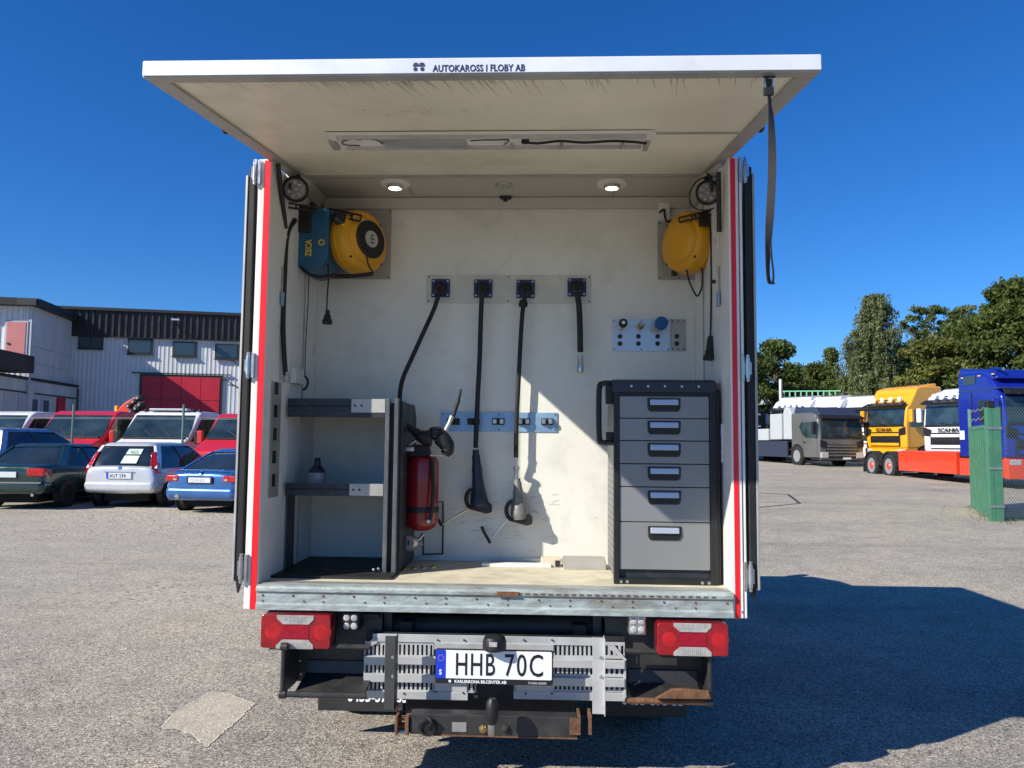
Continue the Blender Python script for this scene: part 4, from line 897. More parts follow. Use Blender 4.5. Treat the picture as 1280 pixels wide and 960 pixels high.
# ---- mud flaps
for u0, u1, v0, v1, s in ((397, 504, 868, 888, -1), (752, 858, 874, 895, 1)):
    a, b_ = at(u0, v1, 4.1), at(u1, v0, 4.1)
    f = MB().box(a.x, b_.x, 4.1, 4.112, a.z, .62).build('mud_flap', mat('flap_rubber', (.022, .022, .024), .6, var=.2, vs=6), T, bev=.003)
    c = at(434 if s < 0 else 777, 881.5 if s < 0 else 885.5, 4.1); text('0455-373 55', 'flap_lettering', 'plate_white', f, (c.x, 4.0985, c.z+.022), .078, xs=.80, fat=.002, ext=.0008)
# ---- wheels of the truck
def wheel(parent, c, r=.36, w_=.2, m='black_rubber'):
    o = MB().lathe([(r*.55, 0), (r*.9, 0), (r, .03), (r, w_-.03), (r*.9, w_), (r*.55, w_)], c, (1, 0, 0), 28).build('wheel', m, parent)
    MB().lathe([(0, .05), (r*.3, .04), (r*.55, .01), (r*.55, w_-.01), (r*.3, w_-.04), (0, w_-.05)], c, (1, 0, 0), 20).build('rim', 'steel', o)
for x in (-1.17, -.95, .32, .54): wheel(T, (x, 4.65, .36))
for x in (-1.17, .50): wheel(T, (x, 7.9, .36))
# ---- tow bar
TB = at(617, 920, 3.42)
a, b_ = at(512, 919, 3.40), at(722, 897, 3.40)
bar_ = MB().box(a.x, b_.x, 3.40, 3.47, a.z+.004, b_.z).build('tow_bar', 'bumper_black', T, bev=.005)
MB().box(a.x+.1, b_.x, 3.398, 3.402, a.z, a.z+.006).build('rusty_edge', 'rust', bar_)
for u0, u1 in ((493, 497), (506, 511), (722, 726), (736, 740)):
    q0, q1 = at(u0, 919, 3.39), at(u1, 896, 3.39); MB().box(q0.x, q1.x, 3.39, 3.5, q0.z, q1.z).build('end_plate', 'rust', bar_, bev=.002)
for v in (899, 908, 916): c = at(503, v, 3.42); MB().cyl((c.x-.03, 3.43, c.z), (1, 0, 0), .010, .05, 8).build('end_bolt', 'steel' if v == 916 else 'rust', bar_)
q0, q1 = at(712, 919, 3.39), at(723, 899, 3.39); MB().box(q0.x, q1.x, 3.393, 3.40, q0.z, q1.z).build('rust_patch', 'rust', bar_)
c = at(535, 908, 3.40); MB().lathe([(.038, 0), (.04, .01), (.034, .02), (.026, .02), (.024, .012), (0, .012)], c, (0, -1, 0), 22).build('trailer_socket', 'black_plastic', bar_)
MB().tube([c+Vector((.0, -.02, .0)), c+Vector((.02, -.03, .03)), c+Vector((.0, -.02, .045))], .006, 6, 3).build('socket_lid', 'black_plastic', bar_)
q0, q1 = at(565, 914.5, 3.398), at(583, 903, 3.398); MB().box(q0.x, q1.x, 3.397, 3.399, q0.z, q1.z).build('type_plate', 'alu', bar_)
for u in (604, 632): c = at(u, 911, 3.40); MB().lathe([(.020, 0), (.018, .008), (.010, .010), (.009, .016), (0, .018)], c, (0, -1, 0), 6).build('ball_bolt', 'brass' if u == 604 else 'chassis', bar_)
c = at(615, 915, 3.30); ball = MB().tube([at(614, 917, 3.33), at(614, 908, 3.30), at(614.5, 900, 3.30)], .015, 12).build('tow_ball_neck', 'steel', bar_)
MB().lathe([(.0, .105), (.014, .103), (.024, .088), (.027, .06), (.027, .03), (.022, .012), (.018, 0)][::-1], at(615, 905, 3.30), (0, 0, 1), 20).build('tow_ball_cap', 'black_plastic', bar_)
# ---- driver's cab at the front, bonnet and roof deflector (ahead of the box)
cw = [(6.42, .45), (8.75, .42), (8.95, .6), (8.92, 1.0), (8.2, 1.25), (7.75, 1.95), (7.3, 2.12), (6.42, 2.2)]
cb = MB().prism(cw, 'x', XL+.03, XR-.03).build('driver_cab', 'white_paint', T, bev=.04, seg=3)
MB().prism([(7.86, 1.30), (8.14, 1.30), (7.74, 1.9), (7.0, 1.95), (7.0, 1.32)], 'x', XL+.02, XR-.02).build('cab_window', mat('car_glass', (.012, .016, .02), .06, spec=.8), cb)
for x in (XL-.12, XR+.02): MB().box(x, x+.10, 7.95, 8.05, 1.45, 1.8).build('wing_mirror', 'black_plastic', cb, bev=.02)
# ---- loose strap hanging from the flap
q = at(961, 100, FY+.04)
ST = thing('pull_strap', q-Vector((0, 0, .6)), 'long grey webbing strap hanging from the right corner of the raised flap', 'strap')
MB().box(q.x-.018, q.x+.018, FY+.03, FY+.036, fz(FY)-.008, fz(FY)-.004).build('strap_plate', 'chassis', ST)
b = MB()
pts_ = [(960.5, 98), (961, 110), (962, 130), (963.5, 145), (965, 180), (965, 220), (963, 260), (961, 290), (959.5, 320), (960, 345), (963, 355), (966, 352), (966.5, 340), (964, 318), (962.5, 290)]
P3 = catmull([at(u, v, FY+.03+(.012 if i > 10 else 0)+.004*math.sin(i)) for i, (u, v) in enumerate(pts_)], 4)
rg = []
for i, p in enumerate(P3):
    tw = R(20+30*math.sin(i*.22)) if i < 44 else R(60); wv = Vector((math.cos(tw), math.sin(tw), 0))*(.0125 if i < 40 else .010); nv = Vector((-math.sin(tw), math.cos(tw), 0))*.0012
    rg.append([p-wv-nv, p+wv-nv, p+wv+nv, p-wv+nv])
b.loft(rg).build('strap_webbing', 'strap', ST)
c = at(960.5, 104, FY+.025); MB().box(c.x-.016, c.x+.016, FY+.02, FY+.03, c.z-.04, c.z-.015).build('strap_keeper', 'black_rubber', ST, bev=.002)
MB().box(c.x-.015, c.x-.011, FY+.02, FY+.026, c.z-.015, c.z+.015).build('strap_ring', 'steel', ST); MB().box(c.x+.010, c.x+.014, FY+.02, FY+.026, c.z-.015, c.z+.015).build('strap_ring', 'steel', ST)
# ================================================================ halls on the left
mat('sheet_white', (.62, .63, .64), .5, .1, var=.05, vs=2, dirt=(.42, .42, .41), ds=.9, da=.3)
mat('sheet_dark', (.035, .030, .029), .5, .2, var=.3, vs=3)
mat('roof_black', (.015, .015, .016), .6, var=.2, vs=1)
mat('panel_grey', (.50, .52, .53), .65, var=.08, vs=1.2, dirt=(.30, .32, .33), ds=1.5, da=.45, stretch=(1, 1, .35))
mat('door_pink', (.50, .17, .17), .6, var=.1, vs=2)
mat('gate_red', (.50, .012, .035), .5, var=.08, vs=2)
mat('frame_dark', (.03, .028, .026), .5)
mat('window_glass', (.03, .045, .055), .08, spec=.9)
mat('shutter_white', (.42, .445, .47), .5, var=.05)
def wallframe(pA, pB):          # local frame along a wall from A to B: returns f(s, d, z) with d out of the wall towards the camera
    A = Vector((pA[0], pA[1], 0)); D = Vector((pB[0]-pA[0], pB[1]-pA[1], 0)); L = D.length; D.normalize(); N = Vector((D.y, -D.x, 0))
    if N.dot(-A) < 0: N = -N
    return (lambda s, d, z: A+D*s+N*d+Vector((0, 0, z))), L
def wbox(f, s0, s1, d0, d1, z0, z1, b=None):
    b = b or MB(); p = [f(s, d, z) for z in (z0, z1) for s, d in ((s0, d0), (s1, d0), (s1, d1), (s0, d1))]
    return b.add(p, [(0, 3, 2, 1), (4, 5, 6, 7), (0, 1, 5, 4), (1, 2, 6, 5), (2, 3, 7, 6), (3, 0, 4, 7)])
def ribs(f, s0, s1, z0, z1, pitch, dep, d0=0.0):
    b = MB(); n = int((s1-s0)/pitch); vs = []; fs = []
    for i in range(n):
        s = s0+i*pitch
        for q, d in ((0, 0), (.55, 0), (.65, dep), (.9, dep)): vs += [f(s+q*pitch, d0+d, z0), f(s+q*pitch, d0+d, z1)]
    k = len(vs)//2
    b.add(vs, [(2*i, 2*i+2, 2*i+3, 2*i+1) for i in range(k-1)]); return b
mA, mB_ = far(87, 37.2), far(345, 39.1)
fm, Lm = wallframe(mA, mB_)
HB = thing('industrial_hall', (mA[0], mA[1], 0), 'white corrugated hall with dark ribbed eaves, four small windows and a red gate', 'building')
dm = 38.0
def wz(v, u=200): 
    d = ray(u, v); p = CAM+d*(dm/ d.dot(_fw)); return p.z
def su(u):                       # arc position on the main wall for photo column u
    d = ray(u, 440); d = Vector((d.x, d.y)); A = Vector(mA); D = (Vector(mB_)-A).normalized()
    # solve t*d = A + s*D
    det = d.x*(-D.y)+d.y*D.x; t = (A.x*(-D.y)+A.y*D.x)/det; return (Vector((d.x*t, d.y*t))-A).dot(D)
zt_, zf_ = wz(390), wz(422)
wbox(fm, -2, Lm+6, -12, -.02, 0, zf_+.4).build('hall_body', 'sheet_white', HB)
w_ = ribs(fm, -.5, Lm+5, 0, zf_+.05, .2, .016).build('wall_sheet', 'sheet_white', HB, smooth=False)
ribs(fm, -3, Lm+5, zf_, zt_, .30, .07, .14).build('eaves_sheet', 'sheet_dark', HB, smooth=False)
wbox(fm, -3.2, Lm+6, -14, .30, zt_, zt_+.14).build('roof', 'roof_black', HB)
wbox(fm, -3, Lm+5, .0, .2, zf_-.03, zf_).build('eaves_soffit', 'sheet_dark', HB)
for u0, u1, v0, v1 in ((98, 129, 419, 438), (160, 191, 423, 443), (216, 246, 425, 444.5), (269, 299, 426.5, 446)):
    s0, s1, z0, z1 = su(u0), su(u1), wz(v1), wz(v0)
    fr = wbox(fm, s0, s1, .0, .10, z0, z1).build('window', 'frame_dark', HB)
    wbox(fm, s0+.09, (s0+s1)/2-.03 if u0 < 110 else s1-.09, .1, .115, z0+.08, z1-.08).build('pane', 'window_glass', fr)
    if u0 < 110: wbox(fm, (s0+s1)/2+.03, s1-.09, .1, .115, z0+.08, z1-.08).build('pane', 'window_glass', fr)
    wbox(fm, s0-.03, s1+.03, .08, .16, z0-.05, z0).build('window_sill', 'frame_dark', fr)
s0, s1, z1 = su(180), su(277), wz(470)
g_ = wbox(fm, s0-.12, s1+.12, .0, .09, 0, z1+.1).build('gate_frame', 'frame_dark', HB)
n_ = 4
for i in range(n_):
    a_, b_ = s0+(s1-s0)*i/n_, s0+(s1-s0)*(i+1)/n_
    for j in range(4): wbox(fm, a_+.012, b_-.012, .09, .115, z1*j/4+.012, z1*(j+1)/4-.012).build('gate_panel', 'gate_red', g_)
wbox(fm, s0-.5, s1+.5, .05, .14, z1+.12, z1+.17).build('gate_rail', 'frame_dark', HB)
lp = wbox(fm, su(218), su(228), .7, 1.0, wz(401.5), wz(399.5)).build('wall_lamp', 'handle_silver', HB)
b = MB().tube([fm(su(224), .2, wz(417)), fm(su(225), .25, wz(410)), fm(su(223), .8, wz(402))], .03, 6).build('lamp_arm', 'frame_dark', lp)
MB().tube([fm(su(287), .1, wz(446)), fm(su(300), .15, wz(453)), fm(su(318), .15, wz(458))], .02, 5).build('wall_cable', 'frame_dark', HB)
MB().tube([fm(su(277), .15, wz(472)), fm(su(285), .15, wz(473)), fm(su(292), .15, wz(478)), fm(su(310), .15, wz(487))], .025, 5).build('wall_cable', 'frame_dark', HB)
# two storey front block
cA, cB = far(32, 32.4), far(87.5, 37.6)
fs_, Ls = wallframe(cA, cB)
BL = thing('corner_block', (cA[0], cA[1], 0), 'pale two storey block with pink upper door and black awning left of the hall', 'building')
def wz2(v, d0, u=40):
    d = ray(u, v); return (CAM+d*(d0/d.dot(_fw))).z
zr = wz2(381, 32.4)
zr2 = wz2(402, 37.6, 92)
fL = far(-60, 32.1); ff, Lf = wallframe(fL, cA)
# flank panels (large fibre cement sheets) and front sheet
zs_ = [0, 2.2, 3.9, 4.75, 5.45, zr-.05]
wbox(fs_, 0, Ls, -.3, -.02, 0, min(zr, zr2)).build('flank_wall', 'panel_grey', BL)
nrow = 5
for i in range(nrow):
    for j in range(2):
        wbox(fs_, .02+Ls*j/2, Ls*(j+1)/2-.02, -.02, 0.012, zs_[i]+.012, zs_[i+1]-.012 if i < 4 else zr2-.02).build('wall_panel', 'panel_grey', BL)
ribs(ff, -1, Lf-.02, 2.5, zr, .22, .03).build('front_sheet', 'sheet_white', BL, smooth=False)
wbox(ff, Lf-.12, Lf+.01, .0, .06, 2.5, zr).build('corner_trim', 'shutter_white', BL)
rf = MB(); pR = [fs_(-.35, .35, zr), fs_(Ls, .35, zr2), fs_(Ls, -8, zr2), fs_(-.35, -9, zr)]
b = MB().add([p for p in pR]+[p+Vector((0, 0, .30)) for p in pR], [(0, 1, 2, 3), (7, 6, 5, 4), (0, 4, 5, 1), (1, 5, 6, 2), (2, 6, 7, 3), (3, 7, 4, 0)]).build('roof', 'roof_black', BL)
wbox(ff, -2, Lf+.3, -.2, .4, zr, zr+.28).build('roof_edge', 'roof_black', BL)
def sf(u): 
    d = ray(u, 425); d = Vector((d.x, d.y)); A = Vector(fL); D = (Vector(cA)-A).normalized(); det = d.x*(-D.y)+d.y*D.x; t = (A.x*(-D.y)+A.y*D.x)/det; return (Vector((d.x*t, d.y*t))-A).dot(D)
z0, z1 = wz2(450, 32.3, 20), wz2(401, 32.3, 20)
dr = wbox(ff, sf(7), sf(35.5), .02, .09, z0-.3, z1+.06).build('door_frame', 'shutter_white', BL)
dd = wbox(ff, sf(9.5), sf(33), .09, .11, z0-.3, z1).build('upper_door', 'door_pink', dr)
wbox(ff, sf(10.5), sf(14), .11, .15, wz2(429.5, 32.3, 12), wz2(427.5, 32.3, 12)).build('door_handle', 'frame_dark', dr)
# ground floor annex running back to the hall, awning above
aA, aB = far(-40, 28.5), far(93, 37.1)
fa, La = wallframe(aA, aB)
def sa(u):
    d = ray(u, 500); d = Vector((d.x, d.y)); A = Vector(aA); D = (Vector(aB)-A).normalized(); det = d.x*(-D.y)+d.y*D.x; t = (A.x*(-D.y)+A.y*D.x)/det; return (Vector((d.x*t, d.y*t))-A).dot(D)
AN = thing('ground_floor_annex', (aA[0], aA[1], 0), 'low grey annex with white shutter doors under a black awning, behind the parked cars', 'building')
zl0 = 3.98
wbox(fa, 0, La-.05, -.5, 0, 0, zl0).build('annex_wall', 'panel_grey', AN)
wbox(fa, -.5, La-.05, -.6, .10, zl0, zl0+.12).build('roof_edge', 'roof_black', AN)
b = wbox(fa, -.5, sa(16), -.4, .75, zl0+.2, zl0+.90).build('awning', 'roof_black', AN)
wbox(fa, 0, La-.1, .0, .05, 3.42, 3.48).build('lintel', 'frame_dark', AN)
for u0, u1, kk in ((4, 18, 0), (22, 33, 0), (37, 47, 1), (51, 61, 1)):
    k = wbox(fa, sa(u0), sa(u1), 0, .06, .1, 3.36).build('shutter_door', 'shutter_white', AN)
    if kk: wbox(fa, sa(u0)+.12, sa(u1)-.12, .06, .07, .9, 3.2).build('door_glass', 'window_glass', k)
    else:
        for j in range(10): wbox(fa, sa(u0)+.1, sa(u1)-.1, .06, .085, .3+j*.29, .3+j*.29+.2).build('slat', 'shutter_white', k)
wbox(fa, sa(70.5), sa(80), .0, .08, 0, 3.4).build('red_door', 'gate_red', AN)
MB().tube([fa(sa(90), .25, 0), fa(sa(90), .25, 3.9)], .05, 8).build('downpipe', 'frame_dark', AN)

# ================================================================ fence between the rows
mat('post_green', (.12, .20, .17), .5, .2, var=.15, vs=8)
mat('wire', (.25, .28, .28), .4, .7)
FN = thing('wire_fence', (*far(90, 19.6), 0), 'thin wire fence on green posts between the parked cars and the vans behind', 'fence')
pa, pb = Vector((*far(90, 19.8), 0)), Vector((*far(228, 19.2), 0)); dv = pb-pa
for k in range(-1, 3):
    p = pa+dv*k; h = 2.42
    MB().tube([p, p+Vector((0, 0, h))], .032, 8).build('post', 'post_green', FN)
for z in (2.08, 2.05):
    MB().tube([pa-dv+Vector((0, 0, z)), pa+dv*3+Vector((0, 0, z))], .006, 4).build('wire', 'wire', FN)

# ================================================================ cars
mat('car_glass', (.012, .016, .02), .06)
mat('glass_tint', (.015, .022, .028), .04, spec=1.0, var=.6, vs=1.5)
mat('tyre', (.016, .016, .017), .75, var=.2, vs=10)
mat('rim_alu', (.42, .42, .43), .4, .5)
mat('rim_brown', (.06, .05, .045), .6, .3, var=.4, vs=20)
mat('wheelwell', (.006, .006, .006), .9)
mat('car_red_light', (.42, .008, .012), .15, coat=.8, var=.35, vs=15)
mat('chrome', (.6, .6, .6), .12, 1.0)
mat('plate_far', (.62, .64, .68), .45)
def paint(n, c, metal=.25): return mat('paint_'+n, c, .28, metal, coat=.9, var=.05, vs=1.5)
def rr(y0, y1, hw, r, z, n=4):   # rounded rectangle ring in the local frame
    o = []
    for cx, cy, a0 in ((hw-r, y1-r, 0), (-hw+r, y1-r, 90), (-hw+r, y0+r, 180), (hw-r, y0+r, 270)):
        for k in range(n+1): a = R(a0+90*k/n); o.append((cx+r*math.cos(a), cy+r*math.sin(a), z))
    return o
def wheel2(root, x, y, r, w_, rim, side):
    o = MB().lathe([(r*.62, 0), (r*.92, 0), (r, .025), (r, w_-.02), (r*.94, w_), (r*.66, w_+.004), (r*.62, w_-.01), (r*.61, w_-.07)], (x-side*w_, y, r), (side, 0, 0), 28).build('wheel', 'tyre', root)
    d = MB().lathe([(0, w_-.068), (r*.55, w_-.06), (r*.62, w_-.045), (r*.62, w_-.069)], (x-side*w_, y, r), (side, 0, 0), 24).build('rim', 'wheelwell' if rim == 'rim_alu' else rim, o)
    if rim == 'rim_alu':
        b = MB()
        for k in range(6):
            a = 2*math.pi*k/6; u = Vector((0, math.cos(a), math.sin(a))); q = Vector((x+side*(-.02), y, r)); v = Vector((0, -math.sin(a), math.cos(a)))*r*.11
            b.add([q-v, q+v, q+u*r*.6+v*1.2, q+u*r*.6-v*1.2], [(0, 1, 2, 3)]); 
            e = Vector((side*.02, 0, 0)); b.add([q-v+e*0, q+v, q+v-e, q-v-e], [(0, 1, 2, 3)])
        b.lathe([(r*.16, -.01), (r*.14, .0), (0, .005)], (x-side*.012, y, r), (side, 0, 0), 12); b.lathe([(r*.58, -.01), (r*.64, -.004), (r*.64, .002), (r*.58, -.004)], (x-side*.01, y, r), (side, 0, 0), 24)
        b.build('spokes', 'rim_alu', o)
def car(name, label, loc, rz, m, L, W, H, belt, hood, st, gh_, wheels, rim, r=.31, group=None, rear='hatch', cat='car'):
    t = thing(name, (loc[0], loc[1], gh(*loc[:2])), label, cat, group, rz)
    w = W/2
    rings = []
    for (y, wf, zb, zm, zs, zt, tw) in st:   # y, width factor, bottom, mid, shoulder, top, top width factor
        h = [(0, zb), (.80*w*wf, zb), (.97*w*wf, zb+.10), (w*wf, zm), (.965*w*wf, zs), (tw*w*wf, zt), (tw*.5*w*wf, zt+.012), (0, zt+.016)]
        pts = [(x, y, z) for x, z in h] + [(-x, y, z) for x, z in h[-2:0:-1]]
        rings.append(pts)
    body = MB().loft(rings).build('body', m, t, sub=2, ang=180)
    # greenhouse: (y rear base, y front base, y rear roof, y front roof, half width base, half width roof)
    yr0, yf0, yr1, yf1, hb, ht = gh_
    def ring(k, z, grow=0.0):
        return rr(yr0+(yr1-yr0)*k-grow, yf0+(yf1-yf0)*k+grow, hb+(ht-hb)*k+grow, .15+.05*k, z)
    zb = belt-.04; Z = lambda k: zb+(H-zb-.03)*k
    MB().loft([ring(0, Z(0)), ring(.5, Z(.5), .02), ring(.9, Z(.9), .005)]).build('greenhouse_glass', 'glass_tint', t, ang=60)
    MB().loft([ring(.90, Z(.90), .014), ring(.96, Z(.96), .01), [(x*.93, (yr1+yf1)/2+(y-(yr1+yf1)/2)*.93, z) for x, y, z in ring(1, H-.012)], [(x*.6, (yr1+yf1)/2+(y-(yr1+yf1)/2)*.6, z) for x, y, z in ring(1, H)]]).build('roof', m, t, ang=60)
    for s in (-1, 1):
        def pil(ya, yb, wd, nm='pillar', mm=m, k0=0.0, k1=.93, xg=.012):
            P = []
            for k in (k0, (k0+k1)/2, k1):
                g = .02*(1-abs(k-.5)*2); x = s*(hb+(ht-hb)*k+g+xg); y = ya+(yb-ya)*k; P.append([(x, y-wd/2, Z(k)), (x, y+wd/2, Z(k)), (x-s*.07, y+wd/2, Z(k)), (x-s*.07, y-wd/2, Z(k))])
            MB().loft(P).build(nm, mm, t, bev=.008)
        pil(yr0+.10, yr1+.14, .20 if rear == 'hatch' else .26)
        pil(yf0-.06, yf1-.05, .10)
        for yb_, nm_ in ((.56, 'pillar'),): pil(yr0+(yf0-yr0)*.5, yr1+(yf1-yr1)*.46, .07, nm_, 'black_plastic')
        for yb_ in wheels:
            MB().lathe([(0, 0), (r+.045, 0), (r+.045, .02), (0, .02)], (s*(w*.955), yb_, r+.005), (s, 0, 0), 28).build('wheel_arch', 'wheelwell', t)
            wheel2(t, s*(w+.005), yb_, r, .2, rim, s)
        MB().box(s*(w-.01), s*(w+.15), yf0-.35, yf0-.28, belt-.02, belt+.11).build('wing_mirror', m, t, bev=.02)
        MB().box(s*(w-.006), s*(w+.004), .9, L-1.0, .30, .36).build('side_sill', 'black_plastic', t, bev=.004)
        for y in (yr0+(yf0-yr0)*.5, yf0-.05): MB().box(s*(w*.985), s*(w*1.0), y-.004, y+.004, .36, belt-.06).build('door_gap', 'wheelwell', t)
        MB().box(s*w*.985, s*(w+.015), yr0+(yf0-yr0)*.5+.12, yr0+(yf0-yr0)*.5+.28, belt-.14, belt-.11).build('door_handle', m, t, bev=.005)
    MB().box(-.6*w, .6*w, .35, L-.4, .14, .30).build('underside', 'wheelwell', t)
    return t
# silver hatchback
FX = far(151, 17.3)
st_h = [(0.00, .90, .36, .55, .78, .86, .80), (0.03, .95, .33, .56, .86, .93, .84), (.25, .99, .30, .56, .88, .95, .90), (1.0, 1, .24, .56, .88, .95, .90), (2.7, 1, .24, .56, .86, .93, .88), (3.3, .98, .26, .54, .76, .86, .80), (3.75, .90, .30, .50, .66, .72, .75), (3.92, .72, .34, .46, .58, .62, .7)]
P1 = paint('silver', (.62, .63, .66), .35)
CAR1 = car('parked_car', 'silver hatchback with tall red tail lights and paper signs in its rear window', FX, R(1), P1, 3.92, 1.68, 1.47, .93, .9, st_h,
           (.08, 3.05, .36, 2.05, .80, .60), (.72, 3.15), 'rim_alu', group='cars parked in front of the fence')
for s in (-1, 1):
    MB().loft([[(s*.66, .03, .78), (s*.825, .10, .78), (s*.825, .26, .78), (s*.66, .2, .78)], [(s*.66, .06, .96), (s*.80, .13, .96), (s*.80, .26, .96), (s*.66, .2, .96)], [(s*.60, .22, 1.26), (s*.67, .26, 1.26), (s*.67, .36, 1.26), (s*.60, .32, 1.26)]]).build('tail_light', 'car_red_light', CAR1, bev=.01)
    MB().lathe([(0, -.01), (.035, -.01), (.05, 0)], (s*.70, .03, .47), (0, 1, 0), 14).build('reflector', 'car_red_light', CAR1)
    MB().box(s*.67-.03, s*.67+.03, .045, .06, .88, .94).build('lamp_insert', 'lens_white', CAR1)
MB().box(-.28, .28, -.024, -.005, .66, .79).build('plate', 'plate_far', CAR1, bev=.003)
MB().box(-.28, -.235, -.026, -.02, .66, .79).build('plate_band', 'plate_blue', CAR1)
text('AUT 594', 'plate_characters', 'ink_black', CAR1, (-.21, -.026, .685), .115, xs=.85, ext=.001)
MB().box(-.34, .34, -.02, .0, .80, .815).build('boot_handle', 'chrome', CAR1)
MB().lathe([(.05, 0), (.04, .008), (0, .01)], (0, .015, .89), (0, -1, .1), 16).build('badge', 'chrome', CAR1)
MB().box(-.81, .81, -.035, .30, .34, .62).build('bumper', P1, CAR1, bev=.11, seg=5)
mat('paper_sign', (.55, .75, .66), .7)
for x0, x1, z0, z1 in ((.02, .36, 1.20, 1.32), (-.04, .32, 1.0, 1.17)):
    y0, y1 = .08+.28*(z0-.9)/.55-.035, .08+.28*(z1-.9)/.55-.035
    k = MB().add([(x0, y0, z0), (x1, y0, z0), (x1+.03, y1, z1), (x0+.05, y1, z1), (x0, y0+.004, z0), (x1, y0+.004, z0), (x1+.03, y1+.004, z1), (x0+.05, y1+.004, z1)], [(0, 1, 2, 3), (7, 6, 5, 4), (0, 4, 5, 1), (1, 5, 6, 2), (2, 6, 7, 3), (3, 7, 4, 0)]).build('paper_sign', 'paper_sign', CAR1)
    if z0 > 1.1: text('455', 'sign_print', 'ink_black', CAR1, (x0+.09, y0-.008, z0+.02), .11, xs=1.2, rot=(68, 0, 0))
# green saloon
GX = far(8, 16.6)
st_s = [(0, .88, .38, .56, .80, .88, .78), (.05, .95, .34, .57, .88, .96, .82), (.35, .99, .30, .57, .91, .99, .86), (1.0, 1, .25, .57, .91, 1.0, .88), (3.0, 1, .25, .57, .88, .95, .86), (3.7, .97, .27, .55, .80, .86, .8), (4.3, .90, .32, .50, .70, .76, .75), (4.48, .70, .36, .48, .60, .66, .7)]
P2 = paint('green', (.014, .040, .034), .3)
CAR2 = car('parked_car', 'dark green saloon with broad red tail lights, leftmost parked car', GX, R(3), P2, 4.48, 1.72, 1.42, .96, .9, st_s,
           (.62, 3.35, 1.18, 2.55, .80, .58), (.95, 3.5), 'rim_brown', group='cars parked in front of the fence', rear='saloon')
for s in (-1, 1):
    MB().box(s*.46, s*.84, .0, .16, .72, .90).build('tail_light', 'car_red_light', CAR2, bev=.03, seg=3)
    MB().box(s*.52, s*.80, -.004, .02, .78, .84).build('lamp_insert', 'lens_glow', CAR2)
MB().box(-.85, .85, -.05, .35, .34, .64).build('bumper', P2, CAR2, bev=.12, seg=5)
MB().box(-.80, .80, -.058, -.04, .575, .605).build('bumper_strip', 'chrome', CAR2)
MB().box(-.26, .26, -.03, -.01, .70, .82).build('plate', 'plate_far', CAR2)
MB().tube([(.62, -.02, .33), (.62, .2, .33)], .035, 10).build('exhaust', 'chrome', CAR2)
# blue coupe
BX = far(252, 16.2)
st_c = [(0, .84, .34, .50, .70, .80, .72), (.06, .93, .30, .52, .78, .86, .76), (.35, .98, .26, .53, .82, .90, .80), (.9, 1, .22, .54, .84, .92, .84), (2.6, 1, .22, .54, .84, .90, .84), (3.2, .97, .24, .53, .78, .84, .78), (3.8, .88, .28, .48, .64, .70, .7), (4.04, .66, .32, .44, .54, .58, .66)]
P3_ = paint('blue', (.035, .13, .36), .35)
CAR3 = car('parked_car', 'small blue coupe with rounded tail, nearest the truck on its left', BX, R(-8), P3_, 4.04, 1.76, 1.35, .88, .8, st_c,
           (.30, 3.05, 1.35, 2.15, .76, .52), (.80, 3.2), 'rim_alu', group='cars parked in front of the fence', rear='saloon')
for s in (-1, 1):
    MB().box(s*.50, s*.80, .0, .14, .66, .80).build('tail_light', 'car_red_light', CAR3, bev=.03, seg=3)
    MB().box(s*.54, s*.62, -.006, .01, .69, .73).build('lamp_insert', 'lens_white', CAR3)
MB().box(-.82, .82, -.03, .40, .27, .58).build('bumper', P3_, CAR3, bev=.14, seg=5)
MB().box(-.29, .29, -.026, -.005, .635, .77).build('plate_recess', 'wheelwell', CAR3); MB().box(-.25, .25, -.036, -.025, .65, .755).build('plate', 'plate_far', CAR3)
text('CLW 452', 'plate_characters', 'ink_grey', CAR3, (-.2, -.038, .665), .1, xs=.8, ext=.001)
MB().box(-.52, .52, .06, .12, .90, .915).build('boot_spoiler', P3_, CAR3, bev=.005)
MB().tube([(-.5, -.04, .36), (-.5, .2, .36)], .05, 12).build('exhaust', 'chrome', CAR3)
MB().lathe([(.04, 0), (.03, .006), (0, .01)], (0, .02, .86), (0, -.6, .8), 14).build('badge', 'chrome', CAR3)
# pale blue people carrier
PX = far(-48, 18.6)
st_m = [(0, .9, .36, .6, .95, 1.05, .85), (.1, .97, .32, .6, 1.0, 1.1, .88), (1, 1, .26, .6, 1.02, 1.12, .9), (3.0, 1, .26, .6, 1.0, 1.08, .88), (3.8, .96, .28, .56, .84, .92, .8), (4.3, .85, .32, .5, .7, .76, .75)]
P4 = paint('paleblue', (.25, .33, .48), .35)
CAR4 = car('parked_car', 'pale blue people carrier behind the green saloon at the left edge', PX, R(-3), P4, 4.3, 1.8, 1.80, 1.1, 1, st_m, (.12, 3.75, .45, 2.3, .86, .64), (.9, 3.4), 'rim_alu', group='cars parked in front of the fence')
for s in (-1, 1): MB().box(s*.72, s*.86, .0, .12, .8, 1.3).build('tail_light', 'car_red_light', CAR4, bev=.02)
